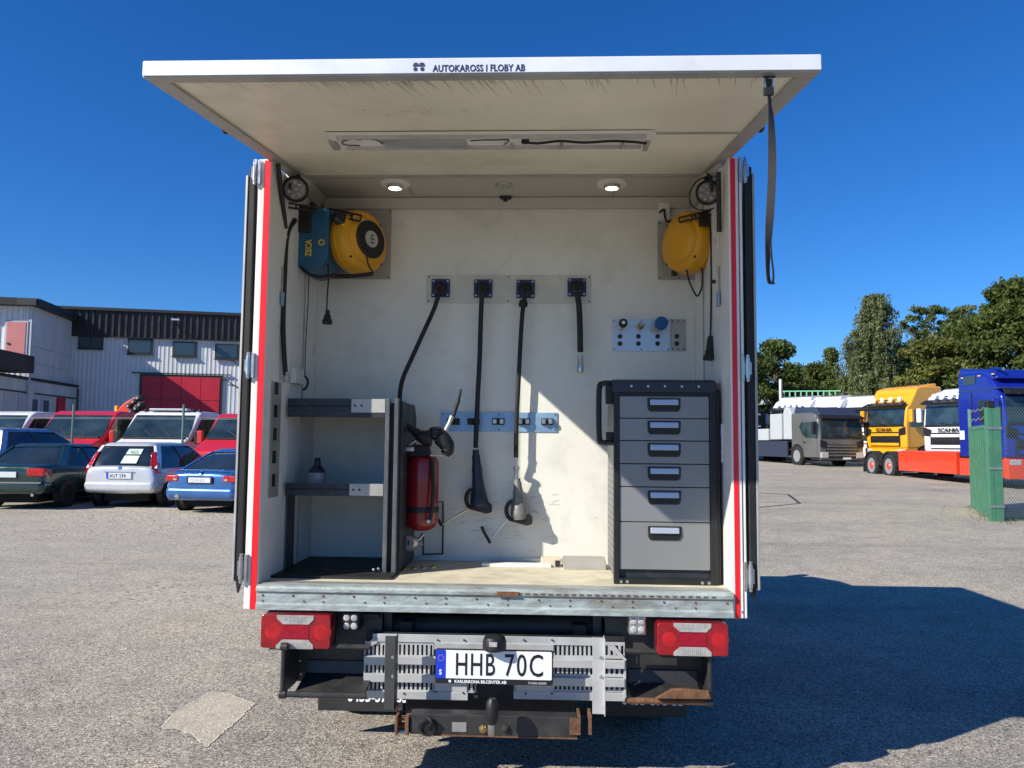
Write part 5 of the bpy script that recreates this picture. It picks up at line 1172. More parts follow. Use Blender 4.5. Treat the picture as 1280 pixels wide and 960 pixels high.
# ================================================================ vans behind the fence, noses towards us
mat('van_glass', (.02, .035, .04), .05, spec=1.0, var=.7, vs=2.0)
mat('seat_grey', (.10, .12, .12), .8)
def van(label, u, d, m, H=2.38, W=2.0, rz=0.0, roofbar=False, crane=False, bed='white_paint'):
    x, y = far(u, d); t = thing('pickup_van', (x, y, gh(x, y)), label, 'van', 'working vans parked behind the wire fence', R(180+rz))
    w = W/2
    prof = [(0, .35), (0, .95), (-.10, 1.27), (-.92, 1.57), (-1.60, H-.10), (-1.85, H), (-3.0, H), (-3.15, H-.12), (-3.15, .45)]   # nose at y=0
    MB().prism(prof, 'x', -w, w).build('cab_body', m, t, bev=.09, seg=3)
    # windscreen standing proud of the sloping front
    def pt(k, off): a = Vector((0, -.94, 1.60)); b_ = Vector((0, -1.58, H-.13)); p = a.lerp(b_, k); n = Vector((0, .75, .66)); return p+n*off
    ws = [pt(0, .012), pt(1, .012), pt(1, -.02), pt(0, -.02)]
    g = MB().add([(-w+.03, ws[0].y, ws[0].z), (w-.03, ws[0].y, ws[0].z), (w-.11, ws[1].y, ws[1].z), (-w+.11, ws[1].y, ws[1].z), (-w+.03, ws[3].y, ws[3].z), (w-.03, ws[3].y, ws[3].z), (w-.11, ws[2].y, ws[2].z), (-w+.11, ws[2].y, ws[2].z)],
                 [(0, 1, 2, 3), (7, 6, 5, 4), (0, 4, 5, 1), (1, 5, 6, 2), (2, 6, 7, 3), (3, 7, 4, 0)]).build('windscreen', 'van_glass', t, bev=.01)
    for s in (-.45, .1): MB().tube([pt(.03, .03)+Vector((s, 0, 0)), pt(.35, .02)+Vector((s+.35, 0, 0))], .010, 5).build('wiper', 'black_plastic', g)
    MB().box(-w+.1, w-.1, -.93, -.83, 1.54, 1.60).build('scuttle', 'black_plastic', t, bev=.01)
    for s in (-1, 1):
        MB().prism([(-1.10, 1.52), (-1.72, H-.2), (-2.75, H-.2), (-2.8, 1.45)], 'x', s*(w-.01), s*(w+.012)).build('side_window', 'van_glass', t, bev=.005)
        MB().prism([(-1.55, 1.45), (-1.60, 1.45), (-1.82, H-.2), (-1.77, H-.2)], 'x', s*(w+.0), s*(w+.018)).build('window_divider', 'black_plastic', t)
        k = MB().box(s*(w+.10), s*(w+.26), -1.12, -1.0, 1.42, 1.80).build('wing_mirror', 'black_plastic' if m != MATS.get('paint_red2') else m, t, bev=.04)
        MB().tube([(s*w, -1.1, 1.5), (s*(w+.15), -1.06, 1.52)], .025, 6).build('mirror_arm', 'black_plastic', k)
        MB().box(s*.55, s*(w-.05), -.02, .03, .80, 1.02).build('headlight', 'lens_clear', t, bev=.03)
        for yy in (-.75, -4.2): wheel2(t, s*(w-.03), yy, .36, .22, 'rim_alu', s)
        MB().box(s*(w-.005), s*(w+.004), -2.86, -2.85, .55, 1.42).build('door_gap', 'wheelwell', t)
    MB().box(-.5, .5, -.0, .02, .75, .98).build('grille', 'black_plastic', t, bev=.01); MB().box(-w+.03, w-.03, -.1, .05, .35, .62).build('bumper', 'black_plastic', t, bev=.04)
    MB().box(-w+.02, w-.02, -5.6, -3.3, .80, .92).build('load_bed', 'alu_dull', t, bev=.01)
    MB().box(-w+.02, w-.02, -5.6, -5.55, .92, 1.35).build('tail_board', 'alu_dull', t)
    for s in (-1, 1): MB().box(s*(w-.05), s*(w-.02), -5.5, -3.3, .92, 1.35).build('side_board', 'alu_dull', t)
    if roofbar:
        rb = MB().box(-.55, .6, -1.95, -1.7, H+.02, H+.08).build('beacon_bar', 'handle_silver', t, bev=.02)
        for s in (-.9, -.7, .75): MB().lathe([(.05, 0), (.05, .04), (.02, .08)], (s, -1.8, H-.01), (0, 0, 1), 10).build('marker_lamp', 'black_plastic', rb)
    if crane:
        c = MB().box(-.90, -.50, -3.75, -3.35, .9, 2.5).build('crane_column', 'gate_red', t, bev=.05)
        MB().prism([(-q_[0], q_[1]) for q_ in ((-.15, 2.42), (.15, 2.72), (.60, 2.98), (.72, 2.86), (.62, 2.55), (.30, 2.38))], 'y', -3.75, -3.50).build('crane_arm', mat('crane_red', (.70, .05, .02), .4), c, bev=.03)
        for i, (px, pz) in enumerate(((.62, 2.60), (.78, 2.74), (.92, 2.86), (.70, 2.42), (.86, 2.52), (.98, 2.64))):
            MB().lathe([(.09, 0), (.09, .3), (.05, .32)], (-px+.12, -3.4, pz-.02), (0, 1, .1), 10).build('hydraulic_end', 'chassis', c)
            MB().lathe([(.035, 0), (.03, .03)], (-px+.12, -3.07, pz-.01), (0, 1, 0), 8).build('hydraulic_tip', 'handle_silver', c)
        MB().box(.08, .18, -3.7, -3.5, 2.42, 2.62).build('crane_hook', 'yellow_ink', c, bev=.02)
    return t
PR = paint('red2', (.56, .010, .012), .0); PW = paint('white2', (.72, .72, .72), .0)
van('red working van with a folded loading crane behind the cab', 62, 21.6, PR, crane=True)
van('white working van with a beacon bar on its roof, between two red vans', 172, 21.2, PW, roofbar=True)
van('red working van cut off by the open truck door, right of the white van', 283, 20.4, PR, H=2.30)
van('white van at the far left edge of the fence row', -48, 22.6, PW, H=2.38)
# ================================================================ trucks on the right
def truck(label, u, d, a, m, H=3.85, W=2.5, L=2.3, low=False, visor=None, grille='SCANIA', simple=False, roof=None, bump=None, barz=None, sky_=True, lights=4, grp='heavy trucks parked at the far side of the yard'):
    """nose at local y=0 (+y forward); a = heading measured from straight towards the camera, + = to the left"""
    x, y = far(u, d); t = thing('parked_truck', (x, y, gh(x, y)), label, 'truck', grp, R(180-a))
    w = W/2; zb = .42 if low else .95; zbelt = 1.45 if low else 2.05; zw = 2.35 if low else 2.95
    ch = MB()
    rl = [(0, zb), (.02, zbelt), (-.10, zw), (-.22, zw+.08), (-.38, zw+.30), (-.75, H-.12) if not low else (-.5, H-.05), (-1.1, H) if not low else (-.8, H), (-L, H), (-L, zb)]
    cab = MB().prism(rl, 'x', -w, w).build('cab', m, t, bev=.10, seg=3)
    # windscreen wrapping slightly
    g = MB().prism([(.035, zbelt+.03), (-.055, zw-.05), (-.10, zw-.05), (-.03, zbelt+.03)], 'x', -w+.12, w-.12).build('windscreen', 'van_glass', t, bev=.01)
    MB().box(-w+.1, w-.1, .0, .05, zbelt-.05, zbelt+.03).build('wiper_panel', 'black_plastic', t, bev=.01)
    for s in (-.7, -.05): MB().tube([(s, .06, zbelt+.04), (s+.55, .05, zbelt+.14)], .012, 5).build('wiper', 'black_plastic', g)
    MB().prism([(-.02, zw+.02), (.20, zw+.02), (.22, zw+.10), (-.15, zw+.24)], 'x', -w+.05, w-.05).build('sun_visor', visor or 'black_plastic', t, bev=.02)
    zg0, zg1 = (.50, 1.10) if low else (1.05, 1.75)
    n = 3 if not low else 4
    gp = MB().box(-w*.72, w*.72, .0, .05, zg0, zg1).build('grille', 'black_plastic', t, bev=.02)
    for i in range(n): MB().box(-w*.68, w*.68, .05, .075, zg0+(zg1-zg0)*(i+.15)/n, zg0+(zg1-zg0)*(i+.7)/n).build('grille_bar', m if i % 2 == 0 or low else 'black_plastic', gp, bev=.01)
    if grille: text(grille, 'grille_lettering', 'ink_black' if not low else 'chrome', t, (0.52, .085, zg1+.03 if not low else zg1-.0), .24 if not low else .17, xs=1.15, rot=(90, 0, 180), fat=.006, ext=.004)
    for s in (-1, 1):
        MB().prism([(s*w*.66, zg1+.12), (s*w*.97, zg1+.25), (s*w*.97, zg1-.12), (s*w*.72, zg1-.16)], 'y', .0, .065).build('headlamp_recess', 'black_plastic', t, bev=.02)
        MB().box(s*w*.62, s*w*.95, -.1, .09, zb-.22 if not low else .42, zb-.02 if not low else .72).build('headlight', 'lens_clear', t, bev=.04)
        MB().prism([(-.25, zbelt-.05), (-.25, zw-.12), (-1.25, zw-.12), (-1.25, zbelt+.08), (-.8, zbelt-.08)] if not low else [(-.22, zbelt-.05), (-.30, zw-.12), (-1.55, zw-.12), (-1.72, zw-.35), (-1.5, zbelt+.18), (-1.1, zbelt-.02)], 'x', s*(w-.01), s*(w+.012)).build('side_window', 'van_glass', t, bev=.01)
        MB().box(s*(w-.003), s*(w+.004), -1.42, -1.405, zb+.1, zw-.05).build('door_gap', 'wheelwell', t); MB().box(s*(w-.003), s*(w+.004), -.2, -.19, zb+.1, zw-.05).build('door_gap', 'wheelwell', t)
        MB().box(s*(w+.0), s*(w+.03), -1.35, -1.15, zbelt-.28, zbelt-.22).build('door_handle', 'black_plastic', t, bev=.008)
        mr = MB().box(s*(w+.12), s*(w+.34), -.16, .0, zw-.75, zw-.12).build('wing_mirror', m if not low else 'black_plastic', t, bev=.04)
        MB().tube([(s*w, -.15, zw-.2), (s*(w+.2), -.1, zw-.14)], .03, 6).build('mirror_arm', 'black_plastic', mr)
        for yy in ((-1.15,) if not low else (-1.95,)):
            MB().lathe([(0, 0), (.60, 0), (.60, .03), (0, .03)], (s*(w-.025), yy, .52), (s, 0, 0), 28).build('wheel_arch', 'wheelwell', t)
            wheel2(t, s*(w+.035), yy, .50, .32, 'rim_alu', s)
        MB().box(s*(w-.25), s*(w-.02), -.8, -.05, .32, zb+.02).build('step_panel', 'black_plastic' if low else (bump or m), t, bev=.03)
    MB().box(-w+.02, w-.02, -.1, .08, .30, zb).build('bumper', bump or (m if not low else 'plate_dark'), t, bev=.04)
    MB().box(-.45, -.0, .09, .10, .36, .47).build('plate', 'plate_far', t)
    MB().box(-.5, .5, -7.0, -L-.1, .65, .95).build('chassis_frame', 'chassis', t)
    if lights:
        br = MB().tube([(-w*.72, -.14, zw+.36), (w*.72, -.14, zw+.36)], .03, 6).build('lamp_bar', 'black_plastic', t)
        for i in range(lights):
            xx = -w*.62+w*1.24*i/(lights-1); MB().lathe([(0, .0), (.11, 0), (.12, -.02), (.10, -.1), (0, -.12)], (xx, -.10, zw+.38), (0, 1, 0), 16).build('roof_lamp', 'plate_white', br)
    return t
PB = paint('truckblue', (.008, .022, .30), .2); PY = paint('truckyellow', (.80, .36, .008), .0); PWt = paint('truckwhite', (.74, .75, .76), .0); PG = paint('truckgrey', (.17, .165, .16), .4)
TY = truck('yellow truck cab with four white lamps in front of its roof', 1107, 38, 67, PY, H=4.0, L=2.4)
TW = truck('white truck cab with black roof lamps, between the yellow and blue trucks', 1188, 33.0, 62, PWt, H=3.62, L=2.4, lights=5)
for yt in (TY, TW):
    hh_ = .0 if yt is TY else -.33
    MB().prism([(-.5, 3.55+hh_), (-1.0, 4.0+hh_), (-2.35, 4.18+hh_), (-2.35, 3.6+hh_)], 'x', -1.0, 1.0).build('roof_spoiler', PY if yt is TY else PWt, yt, bev=.08, seg=3)
    MB().prism([(-.3, 3.1), (-.5, 3.35), (-2.3, 3.45), (-2.3, 3.1)], 'x', 1.24, 1.275).build('side_moulding', PY if yt is TY else PWt, yt, bev=.02)
for i in range(8):
    pass
TG = truck('dark grey low cab truck with pale side boxes behind its cab', 1052, 38.6, -14, PG, H=2.72, L=2.5, low=True, lights=0)
MB().prism([(-.2, 2.4), (-.05, 2.5), (-.5, 2.98), (-2.3, 3.05), (-2.5, 2.6)], 'x', -1.1, 1.1).build('roof_spoiler', mat('navy_paint', (.03, .04, .07), .35, coat=.5), TG, bev=.05)
MB().prism([(-.30, 2.30), (-.32, 2.05), (-1.0, 1.2), (-1.75, 1.35), (-1.85, 2.25)], 'x', -1.268, -1.262).build('window_surround', 'handle_silver', TG) if False else None
for i, (ya, yb, z0, z1) in enumerate(((-4.6, -3.45, 1.35, 2.75), (-9.2, -4.8, 1.30, 1.95))):
    MB().box(-1.24, 1.24, ya, yb, z0, z1).build('side_box', 'shutter_white', TG, bev=.04)
MB().prism([(-2.6, 1.35), (-2.6, 2.7), (-2.8, 3.0), (-3.25, 3.1), (-3.4, 2.8), (-3.4, 1.35)], 'x', -1.15, 1.15).build('air_deflector', 'shutter_white', TG, bev=.05)
for s in (-1, 1):
    MB().box(s*1.15, s*1.24, -9.2, -2.9, .42, 1.25).build('side_skirt', 'navy_paint', TG, bev=.02)
    for yy in (-7.6, -8.8): wheel2(TG, s*1.25, yy, .48, .3, 'rim_alu', s)
MB().box(-1.2, 1.2, -9.4, -9.3, 1.25, 3.2).build('headboard', 'frame_dark', TG)
# blue tractor with a long orange chassis towards the back
TBl = truck('tall blue truck with orange red side skirts at the right edge', 1305, 24.2, -4, PB, H=3.78, L=2.35, grille=None, lights=0, bump=paint('orange', (.72, .05, .015), .0))
OR = MATS['paint_orange']
MB().prism([(-.3, 3.5), (-.7, 3.82), (-2.3, 3.98), (-2.33, 3.4)], 'x', -1.22, 1.22).build('roof_spoiler', PB, TBl, bev=.08, seg=3)
MB().box(-1.27, -1.255, -2.0, -1.35, 3.38, 3.68).build('bunk_window', 'window_glass', TBl, bev=.02); MB().box(-1.262, -1.25, -2.06, -1.29, 3.33, 3.73).build('bunk_window_frame', 'alu_dull', TBl)
MB().box(1.255, 1.27, -2.0, -1.35, 3.38, 3.68).build('bunk_window', 'window_glass', TBl, bev=.02)
MB().box(-1.262, 1.262, -2.32, -.1, 3.16, 3.19).build('roof_joint', 'navy_paint', TBl)
for s in (-1, 1):
    MB().box(s*1.10, s*1.27, -6.3, -2.55, .35, 1.12).build('side_skirt', OR, TBl, bev=.03)
    MB().box(s*1.0, s*1.25, -2.4, .0, .33, .93).build('lower_panel', OR, TBl, bev=.04)
    for yy in (-7.1, -8.5):
        k = MB().lathe([(.14, .20), (.14, .30), (.11, .335), (0, .34)], (s*(1.24-.3), yy, .5), (s, 0, 0), 16).build('hub_cap', OR, TBl)
        wheel2(TBl, s*1.25, yy, .5, .3, 'rim_alu', s)
        pts = []
        for i in range(11): a_ = R(180*i/10); pts.append((yy+.62*math.cos(a_), .5+.60*math.sin(a_)))
        for i in range(11): a_ = R(180-180*i/10); pts.append((yy+.56*math.cos(a_), .5+.54*math.sin(a_)))
        MB().prism(pts, 'x', s*.9, s*1.27).build('mudguard', 'chassis', TBl)
MB().box(-1.0, 1.0, -8.9, -6.4, .85, .98).build('rear_frame', 'chassis', TBl, bev=.02)
MB().box(-1.1, 1.1, -6.3, -2.6, 1.05, 1.14).build('deck_plate', OR, TBl, bev=.01)
MB().box(-1.25, 1.25, -9.2, -9.15, .2, .8).build('mud_flap', 'flap_rubber', TBl)
for s in (-1, 1):
    MB().box(s*1.25, s*1.262, -2.3, -1.62, 1.0, 3.1).build('rear_fairing', PB, TBl, bev=.01)
    MB().box(s*1.25, s*1.268, -1.60, -1.57, 1.0, 3.1).build('fairing_gap', 'wheelwell', TBl)
    for yy in (-2.1, -1.2, -.5): MB().box(s*1.252, s*1.275, yy, yy+.12, 3.62, 3.66).build('marker_lamp', 'yellow_ink', TBl, bev=.005)
    MB().box(s*1.262, s*1.266, -2.28, -2.02, 1.55, 1.85).build('white_sticker', 'plate_white', TBl)
    MB().box(s*1.25, s*1.27, -2.3, -.1, .94, .97).build('skirt_joint', 'wheelwell', TBl)
    MB().tube([(s*1.0, -.9, 3.85), (s*1.0, -.3, 3.80)], .05, 8).build('air_horn', 'chrome', TBl)
# white cabs beyond the grey truck
for u, d, lb in ((985, 47, 'white truck cab leftmost of three behind the grey truck, near the dark trailer'), (1022, 46, 'white truck cab in the middle of three behind the grey truck'), (1066, 45, 'white truck cab beside the yellow cab, behind the grey truck')):
    k = truck(lb, u, d, 48, PWt, H=3.70, L=2.3, lights=0 if u > 1000 else 5)
    MB().prism([(-.5, 3.45), (-1.0, 3.85), (-2.25, 4.0), (-2.25, 3.4)], 'x', -1.05, 1.05).build('roof_spoiler', PWt, k, bev=.08, seg=2)
# dark stacked trailer at the left end
x, y = far(925, 46); TR = thing('dark_trailer', (x, y, gh(x, y)), 'dark trailer with open black shelves just right of the truck door', 'trailer', None, R(8))
MB().box(-1.3, 1.3, 0, 6, .9, 1.15).build('trailer_frame', 'chassis', TR)
for z in (1.15, 2.0, 2.7, 3.3): MB().box(-1.3, 1.3, 0, 6, z, z+.07).build('trailer_rail', 'alu_dull', TR)
MB().box(-1.25, 1.25, .1, 6, 1.2, 4.0).build('trailer_box', 'ink_black', TR)
for s in (-1, 1):
    for yy in (1.2, 2.5): wheel2(TR, s*1.25, yy, .48, .3, 'rim_alu', s)
# light green bridge railing far behind
mat('rail_green', (.20, .55, .36), .6)
xa, ya_ = far(925, 62); xb, yb_ = far(1052, 60)
RL = thing('footbridge_railing', (xa, ya_, 0), 'pale green railing of a raised deck behind the white cabs', 'railing')
f_, L_ = wallframe((xa, ya_), (xb, yb_))
zr0, zr1 = 5.25, 5.85
wbox(f_, 0, L_, -.05, .05, zr1-.09, zr1).build('top_rail', 'rail_green', RL); wbox(f_, 0, L_, -.05, .05, zr0, zr0+.09).build('bottom_rail', 'rail_green', RL)
for i in range(int(L_/.42)): wbox(f_, i*.42, i*.42+.09, -.04, .04, zr0+.09, zr1-.09).build('baluster', 'rail_green', RL)
wbox(f_, 0, L_, -1.5, .0, zr0-.5, zr0-.01).build('deck', 'panel_grey', RL)
for i in range(4): wbox(f_, i*L_/3.2, i*L_/3.2+.3, -.9, -.6, 0, zr0-.5).build('pier', 'panel_grey', RL)
x, y = far(977, 58); tag(MB().lathe([(.14, 0), (.14, 6.4), (.1, 6.5)], (x, y, 0), (0, 0, 1), 10).build('mast', 'alu_dull', None), 'short grey mast rising behind the pale green railing', 'pole')
x, y = far(996, 68); hs2 = thing('distant_house', (x, y, 0), 'small ochre gable among the trees beyond the green railing', 'house')
MB().box(x-1.6, x+1.6, y, y+4, 0, 6.3).build('wall', mat('ochre', (.55, .33, .16), .8), hs2)
MB().prism([(x-1.9, 6.2), (x+1.9, 6.2), (x, 7.3)], 'y', y-.3, y+4.3).build('roof', mat('tile_red', (.25, .08, .05), .8), hs2)
# ================================================================ green gate leaf, posts, chain link
mat('gate_green', (.06, .20, .12), .4, .1, var=.15, vs=5, dirt=(.16, .2, .14), ds=6, da=.3)
p0, p1 = Vector((*far(1239, 15.5), 0)), Vector((*far(1212.5, 18.2), 0))
def zpx(v, u, d): dd = ray(u, v); return (CAM+dd*(d/dd.dot(_fw))).z
GT = thing('gate_leaf', p0+Vector((0, 0, .05)), 'green corrugated gate leaf standing open beside the trucks, barbed wire on top', 'gate')
fg, Lg = wallframe(p0[:2], p1[:2])
zg0 = .12; zg1 = 1.98
b = MB(); vs = []
n = 9
for i in range(n):
    s = .05+i*(Lg-.1)/n; pt_ = (Lg-.1)/n
    bb = wbox(fg, s, s+pt_*.62, -.02, -.008, zg0+.05, zg1-.04); wbox(fg, s+pt_*.62, s+pt_, .008, .034, zg0+.05, zg1-.04, bb); bb.build('sheet_rib', 'gate_green', GT, smooth=False)
wbox(fg, 0, Lg, -.03, .03, zg1-.04, zg1+.03).build('top_frame', mat('gate_frame_g', (.12, .26, .20), .45, .2), GT); wbox(fg, 0, Lg, -.03, .03, zg0, zg0+.06).build('bottom_frame', 'gate_frame_g', GT)
wbox(fg, Lg-.06, Lg, -.03, .03, zg0, zg1+.45).build('outer_stile', 'gate_frame_g', GT); wbox(fg, 0, .06, -.03, .03, zg0, zg1+.4).build('inner_stile', 'gate_frame_g', GT)
for z in (zg1+.18, zg1+.38):
    MB().tube([fg(Lg*k/14, .01*math.sin(k*2.3), z+.03*math.sin(k*1.9)) for k in range(15)], .012, 5, 2).build('barbed_wire', 'steel', GT)
for nm, u, wd, top in (('gate_post', 1237.8, .048, 2.34), ('gate_post', 1246, .085, 2.34)):
    x, y = far(u-1.5, 15.45); t = thing(nm, (x, y, 0), 'narrow green steel post carrying the gate leaf' if u < 1240 else 'wider green steel post where the chain link fence ends', 'post')
    MB().box(x-wd, x+wd, y-.06, y+.06, .0, top).build('post_tube', 'gate_green', t, bev=.008)
    for z in (.35, 1.1, 1.9): MB().box(x-wd-.01, x+wd+.01, y-.075, y-.06, z, z+.05).build('hinge_strap', 'steel', t, bev=.003)
    if u > 1240: MB().box(x-.17, x-.02, y-.07, y+.07, top-.02, top+.13).build('post_cap', 'black_plastic', t, bev=.02)
    MB().box(x-wd-.12, x+wd+.12, y-.15, y+.15, -.02, .04).build('footing', 'panel_grey', t, bev=.01)
q0, q1 = Vector((*far(1249, 15.4), 0)), Vector((*far(1250, 15.4), 0)); q1 = q0+Vector((3.6, 1.1, 0))
CL = thing('chain_link_fence', q0, 'grey green chain link fence right of the gate post', 'fence')
fc, Lc = wallframe(q0[:2], q1[:2]); b = MB(); zt2 = 2.3; st_ = .075
k = int((Lc+zt2)/st_)
for i in range(k):
    s = i*st_
    a0 = (s-zt2, zt2) if s > zt2 else (0, s); a1 = (s, 0) if s < Lc else (Lc, s-Lc)
    b.tube([fc(a0[0], 0, .06+a0[1]), fc(a1[0], 0, .06+a1[1])], .0042, 3); b.tube([fc(Lc-a0[0], .004, .06+a0[1]), fc(Lc-a1[0], .004, .06+a1[1])], .0042, 3)
tag(b.build('wire_mesh', mat('mesh_green', (.13, .19, .17), .5, .3), CL, smooth=False), kind='stuff')
MB().tube([fc(0, 0, .08), fc(Lc, 0, .08)], .015, 6).build('bottom_rail', 'mesh_green', CL); MB().tube([fc(Lc, 0, 0), fc(Lc, 0, 2.4)], .03, 8).build('post', 'gate_green', CL)
# low weeds along the gate foot
b = MB()
for i in range(500):
    k = rnd.random(); p = p0.lerp(p1, rnd.uniform(-.1, 1.1))+Vector((rnd.gauss(0, .18), rnd.gauss(-.1, .12), 0)) if k < .5 else q0.lerp(q1, rnd.random())+Vector((rnd.gauss(0, .1), rnd.gauss(0, .15), 0)); h = rnd.uniform(.02, .07)
    a_ = rnd.uniform(0, 6.3); e = Vector((math.cos(a_), math.sin(a_), 0))*.012; z = gh(p.x, p.y); q = p+Vector((rnd.uniform(-.04, .04), rnd.uniform(-.04, .04), z+h))
    b.add([p-e+Vector((0, 0, z)), p+e+Vector((0, 0, z)), q], [(0, 1, 2)])
tag(b.build('weeds', mat('weed', (.11, .13, .035), .9), None, smooth=False), 'sparse dry weeds at the foot of the gate and fence', 'weeds', kind='stuff')
# drain cover lying in the asphalt
pts = []
for u, v in ((946, 624), (985, 626), (1000, 636), (946, 640)):
    d = ray(u, v); p = CAM+d*((.0-CH)/d.z); pts.append((p.x, p.y))
for i in range(3):
    a_, c_ = Vector(pts[i]), Vector(pts[(i+1) % 4]); z = gh(*a_)+.002
    dd = (c_-a_).normalized(); nn = Vector((-dd.y, dd.x))*.035
    tag(MB().add([(*(a_-nn), z+.004), (*(c_-nn), gh(*c_)+.006), (*(c_+nn), gh(*c_)+.006), (*(a_+nn), z+.004), (*(a_-nn), z-.02), (*(c_-nn), gh(*c_)-.02), (*(c_+nn), gh(*c_)-.02), (*(a_+nn), z-.02)], [(0, 1, 2, 3), (0, 4, 5, 1), (1, 5, 6, 2), (2, 6, 7, 3), (3, 7, 4, 0)]).build('tar_seam', mat('tar', (.04, .038, .036), .8), None), kind='structure')
# ================================================================ trees
def leafmat(name, c0, c1, tr=.25):
    m = bpy.data.materials.new(name); m.use_nodes = True; t = m.node_tree; N = t.nodes; L = t.links
    b = N['Principled BSDF']; b.inputs['Roughness'].default_value = .55; b.inputs['Specular IOR Level'].default_value = .3
    g = N.new('ShaderNodeNewGeometry'); r = N.new('ShaderNodeValToRGB'); L.new(g.outputs['Random Per Island'], r.inputs[0])
    e = r.color_ramp.elements; e[0].color = (*c0, 1); e[1].color = (*c1, 1); k = e.new(.85); k.color = (*[a*.5+b_*.5 for a, b_ in zip(c0, c1)], 1)
    tc = N.new('ShaderNodeTexCoord'); n = N.new('ShaderNodeTexNoise'); n.inputs['Scale'].default_value = .35; L.new(tc.outputs['Object'], n.inputs['Vector'])
    mr = N.new('ShaderNodeMapRange'); mr.inputs[1].default_value = .3; mr.inputs[2].default_value = .7; mr.inputs[3].default_value = .7; mr.inputs[4].default_value = 1.35; L.new(n.outputs['Fac'], mr.inputs[0])
    x = N.new('ShaderNodeVectorMath'); x.operation = 'SCALE'; L.new(r.outputs[0], x.inputs[0]); L.new(mr.outputs[0], x.inputs['Scale'])
    L.new(x.outputs[0], b.inputs['Base Color'])
    tl = N.new('ShaderNodeBsdfTranslucent'); L.new(x.outputs[0], tl.inputs['Color']); ms = N.new('ShaderNodeMixShader'); ms.inputs[0].default_value = tr
    L.new(b.outputs[0], ms.inputs[1]); L.new(tl.outputs[0], ms.inputs[2]); L.new(ms.outputs[0], N['Material Output'].inputs['Surface'])
    MATS[name] = m
leafmat('leaf_dark', (.045, .072, .016), (.165, .195, .045), .4); leafmat('leaf_mid', (.065, .105, .026), (.21, .24, .07), .4)
leafmat('leaf_birch', (.09, .12, .05), (.27, .29, .13), .35); leafmat('leaf_yellowish', (.08, .10, .022), (.24, .23, .055), .3); leafmat('leaf_deep', (.012, .026, .014), (.03, .055, .022))
mat('bark', (.09, .07, .055), .9, var=.4, vs=6); mat('bark_birch', (.35, .34, .32), .8, var=.5, vs=3)
rs = np.random.RandomState(5)
def leaf_mesh(name, C_, S_, m, parent, droop=0.0):
    n = len(C_); u = rs.normal(size=(n, 3)); 
    if droop: u = u*np.array([1, 1, .5])
    u /= np.linalg.norm(u, axis=1)[:, None]; q = rs.normal(size=(n, 3)); v = np.cross(u, q); v /= np.linalg.norm(v, axis=1)[:, None]
    if droop: v[:, 2] = -abs(v[:, 2])-droop; v /= np.linalg.norm(v, axis=1)[:, None]
    S = S_[:, None]; asp = .55
    V = np.stack([C_-v*S, C_+u*S*asp, C_+v*S, C_-u*S*asp], 1).reshape(-1, 3)
    me = bpy.data.meshes.new(name); me.vertices.add(4*n); me.vertices.foreach_set('co', V.astype(np.float32).ravel())
    me.loops.add(4*n); me.loops.foreach_set('vertex_index', np.arange(4*n, dtype=np.int32)); me.polygons.add(n)
    me.polygons.foreach_set('loop_start', np.arange(0, 4*n, 4, dtype=np.int32)); me.update(calc_edges=True)
    me.materials.append(MATS[m]); o = bpy.data.objects.new(name, me); C.objects.link(o); o.parent = parent; return o
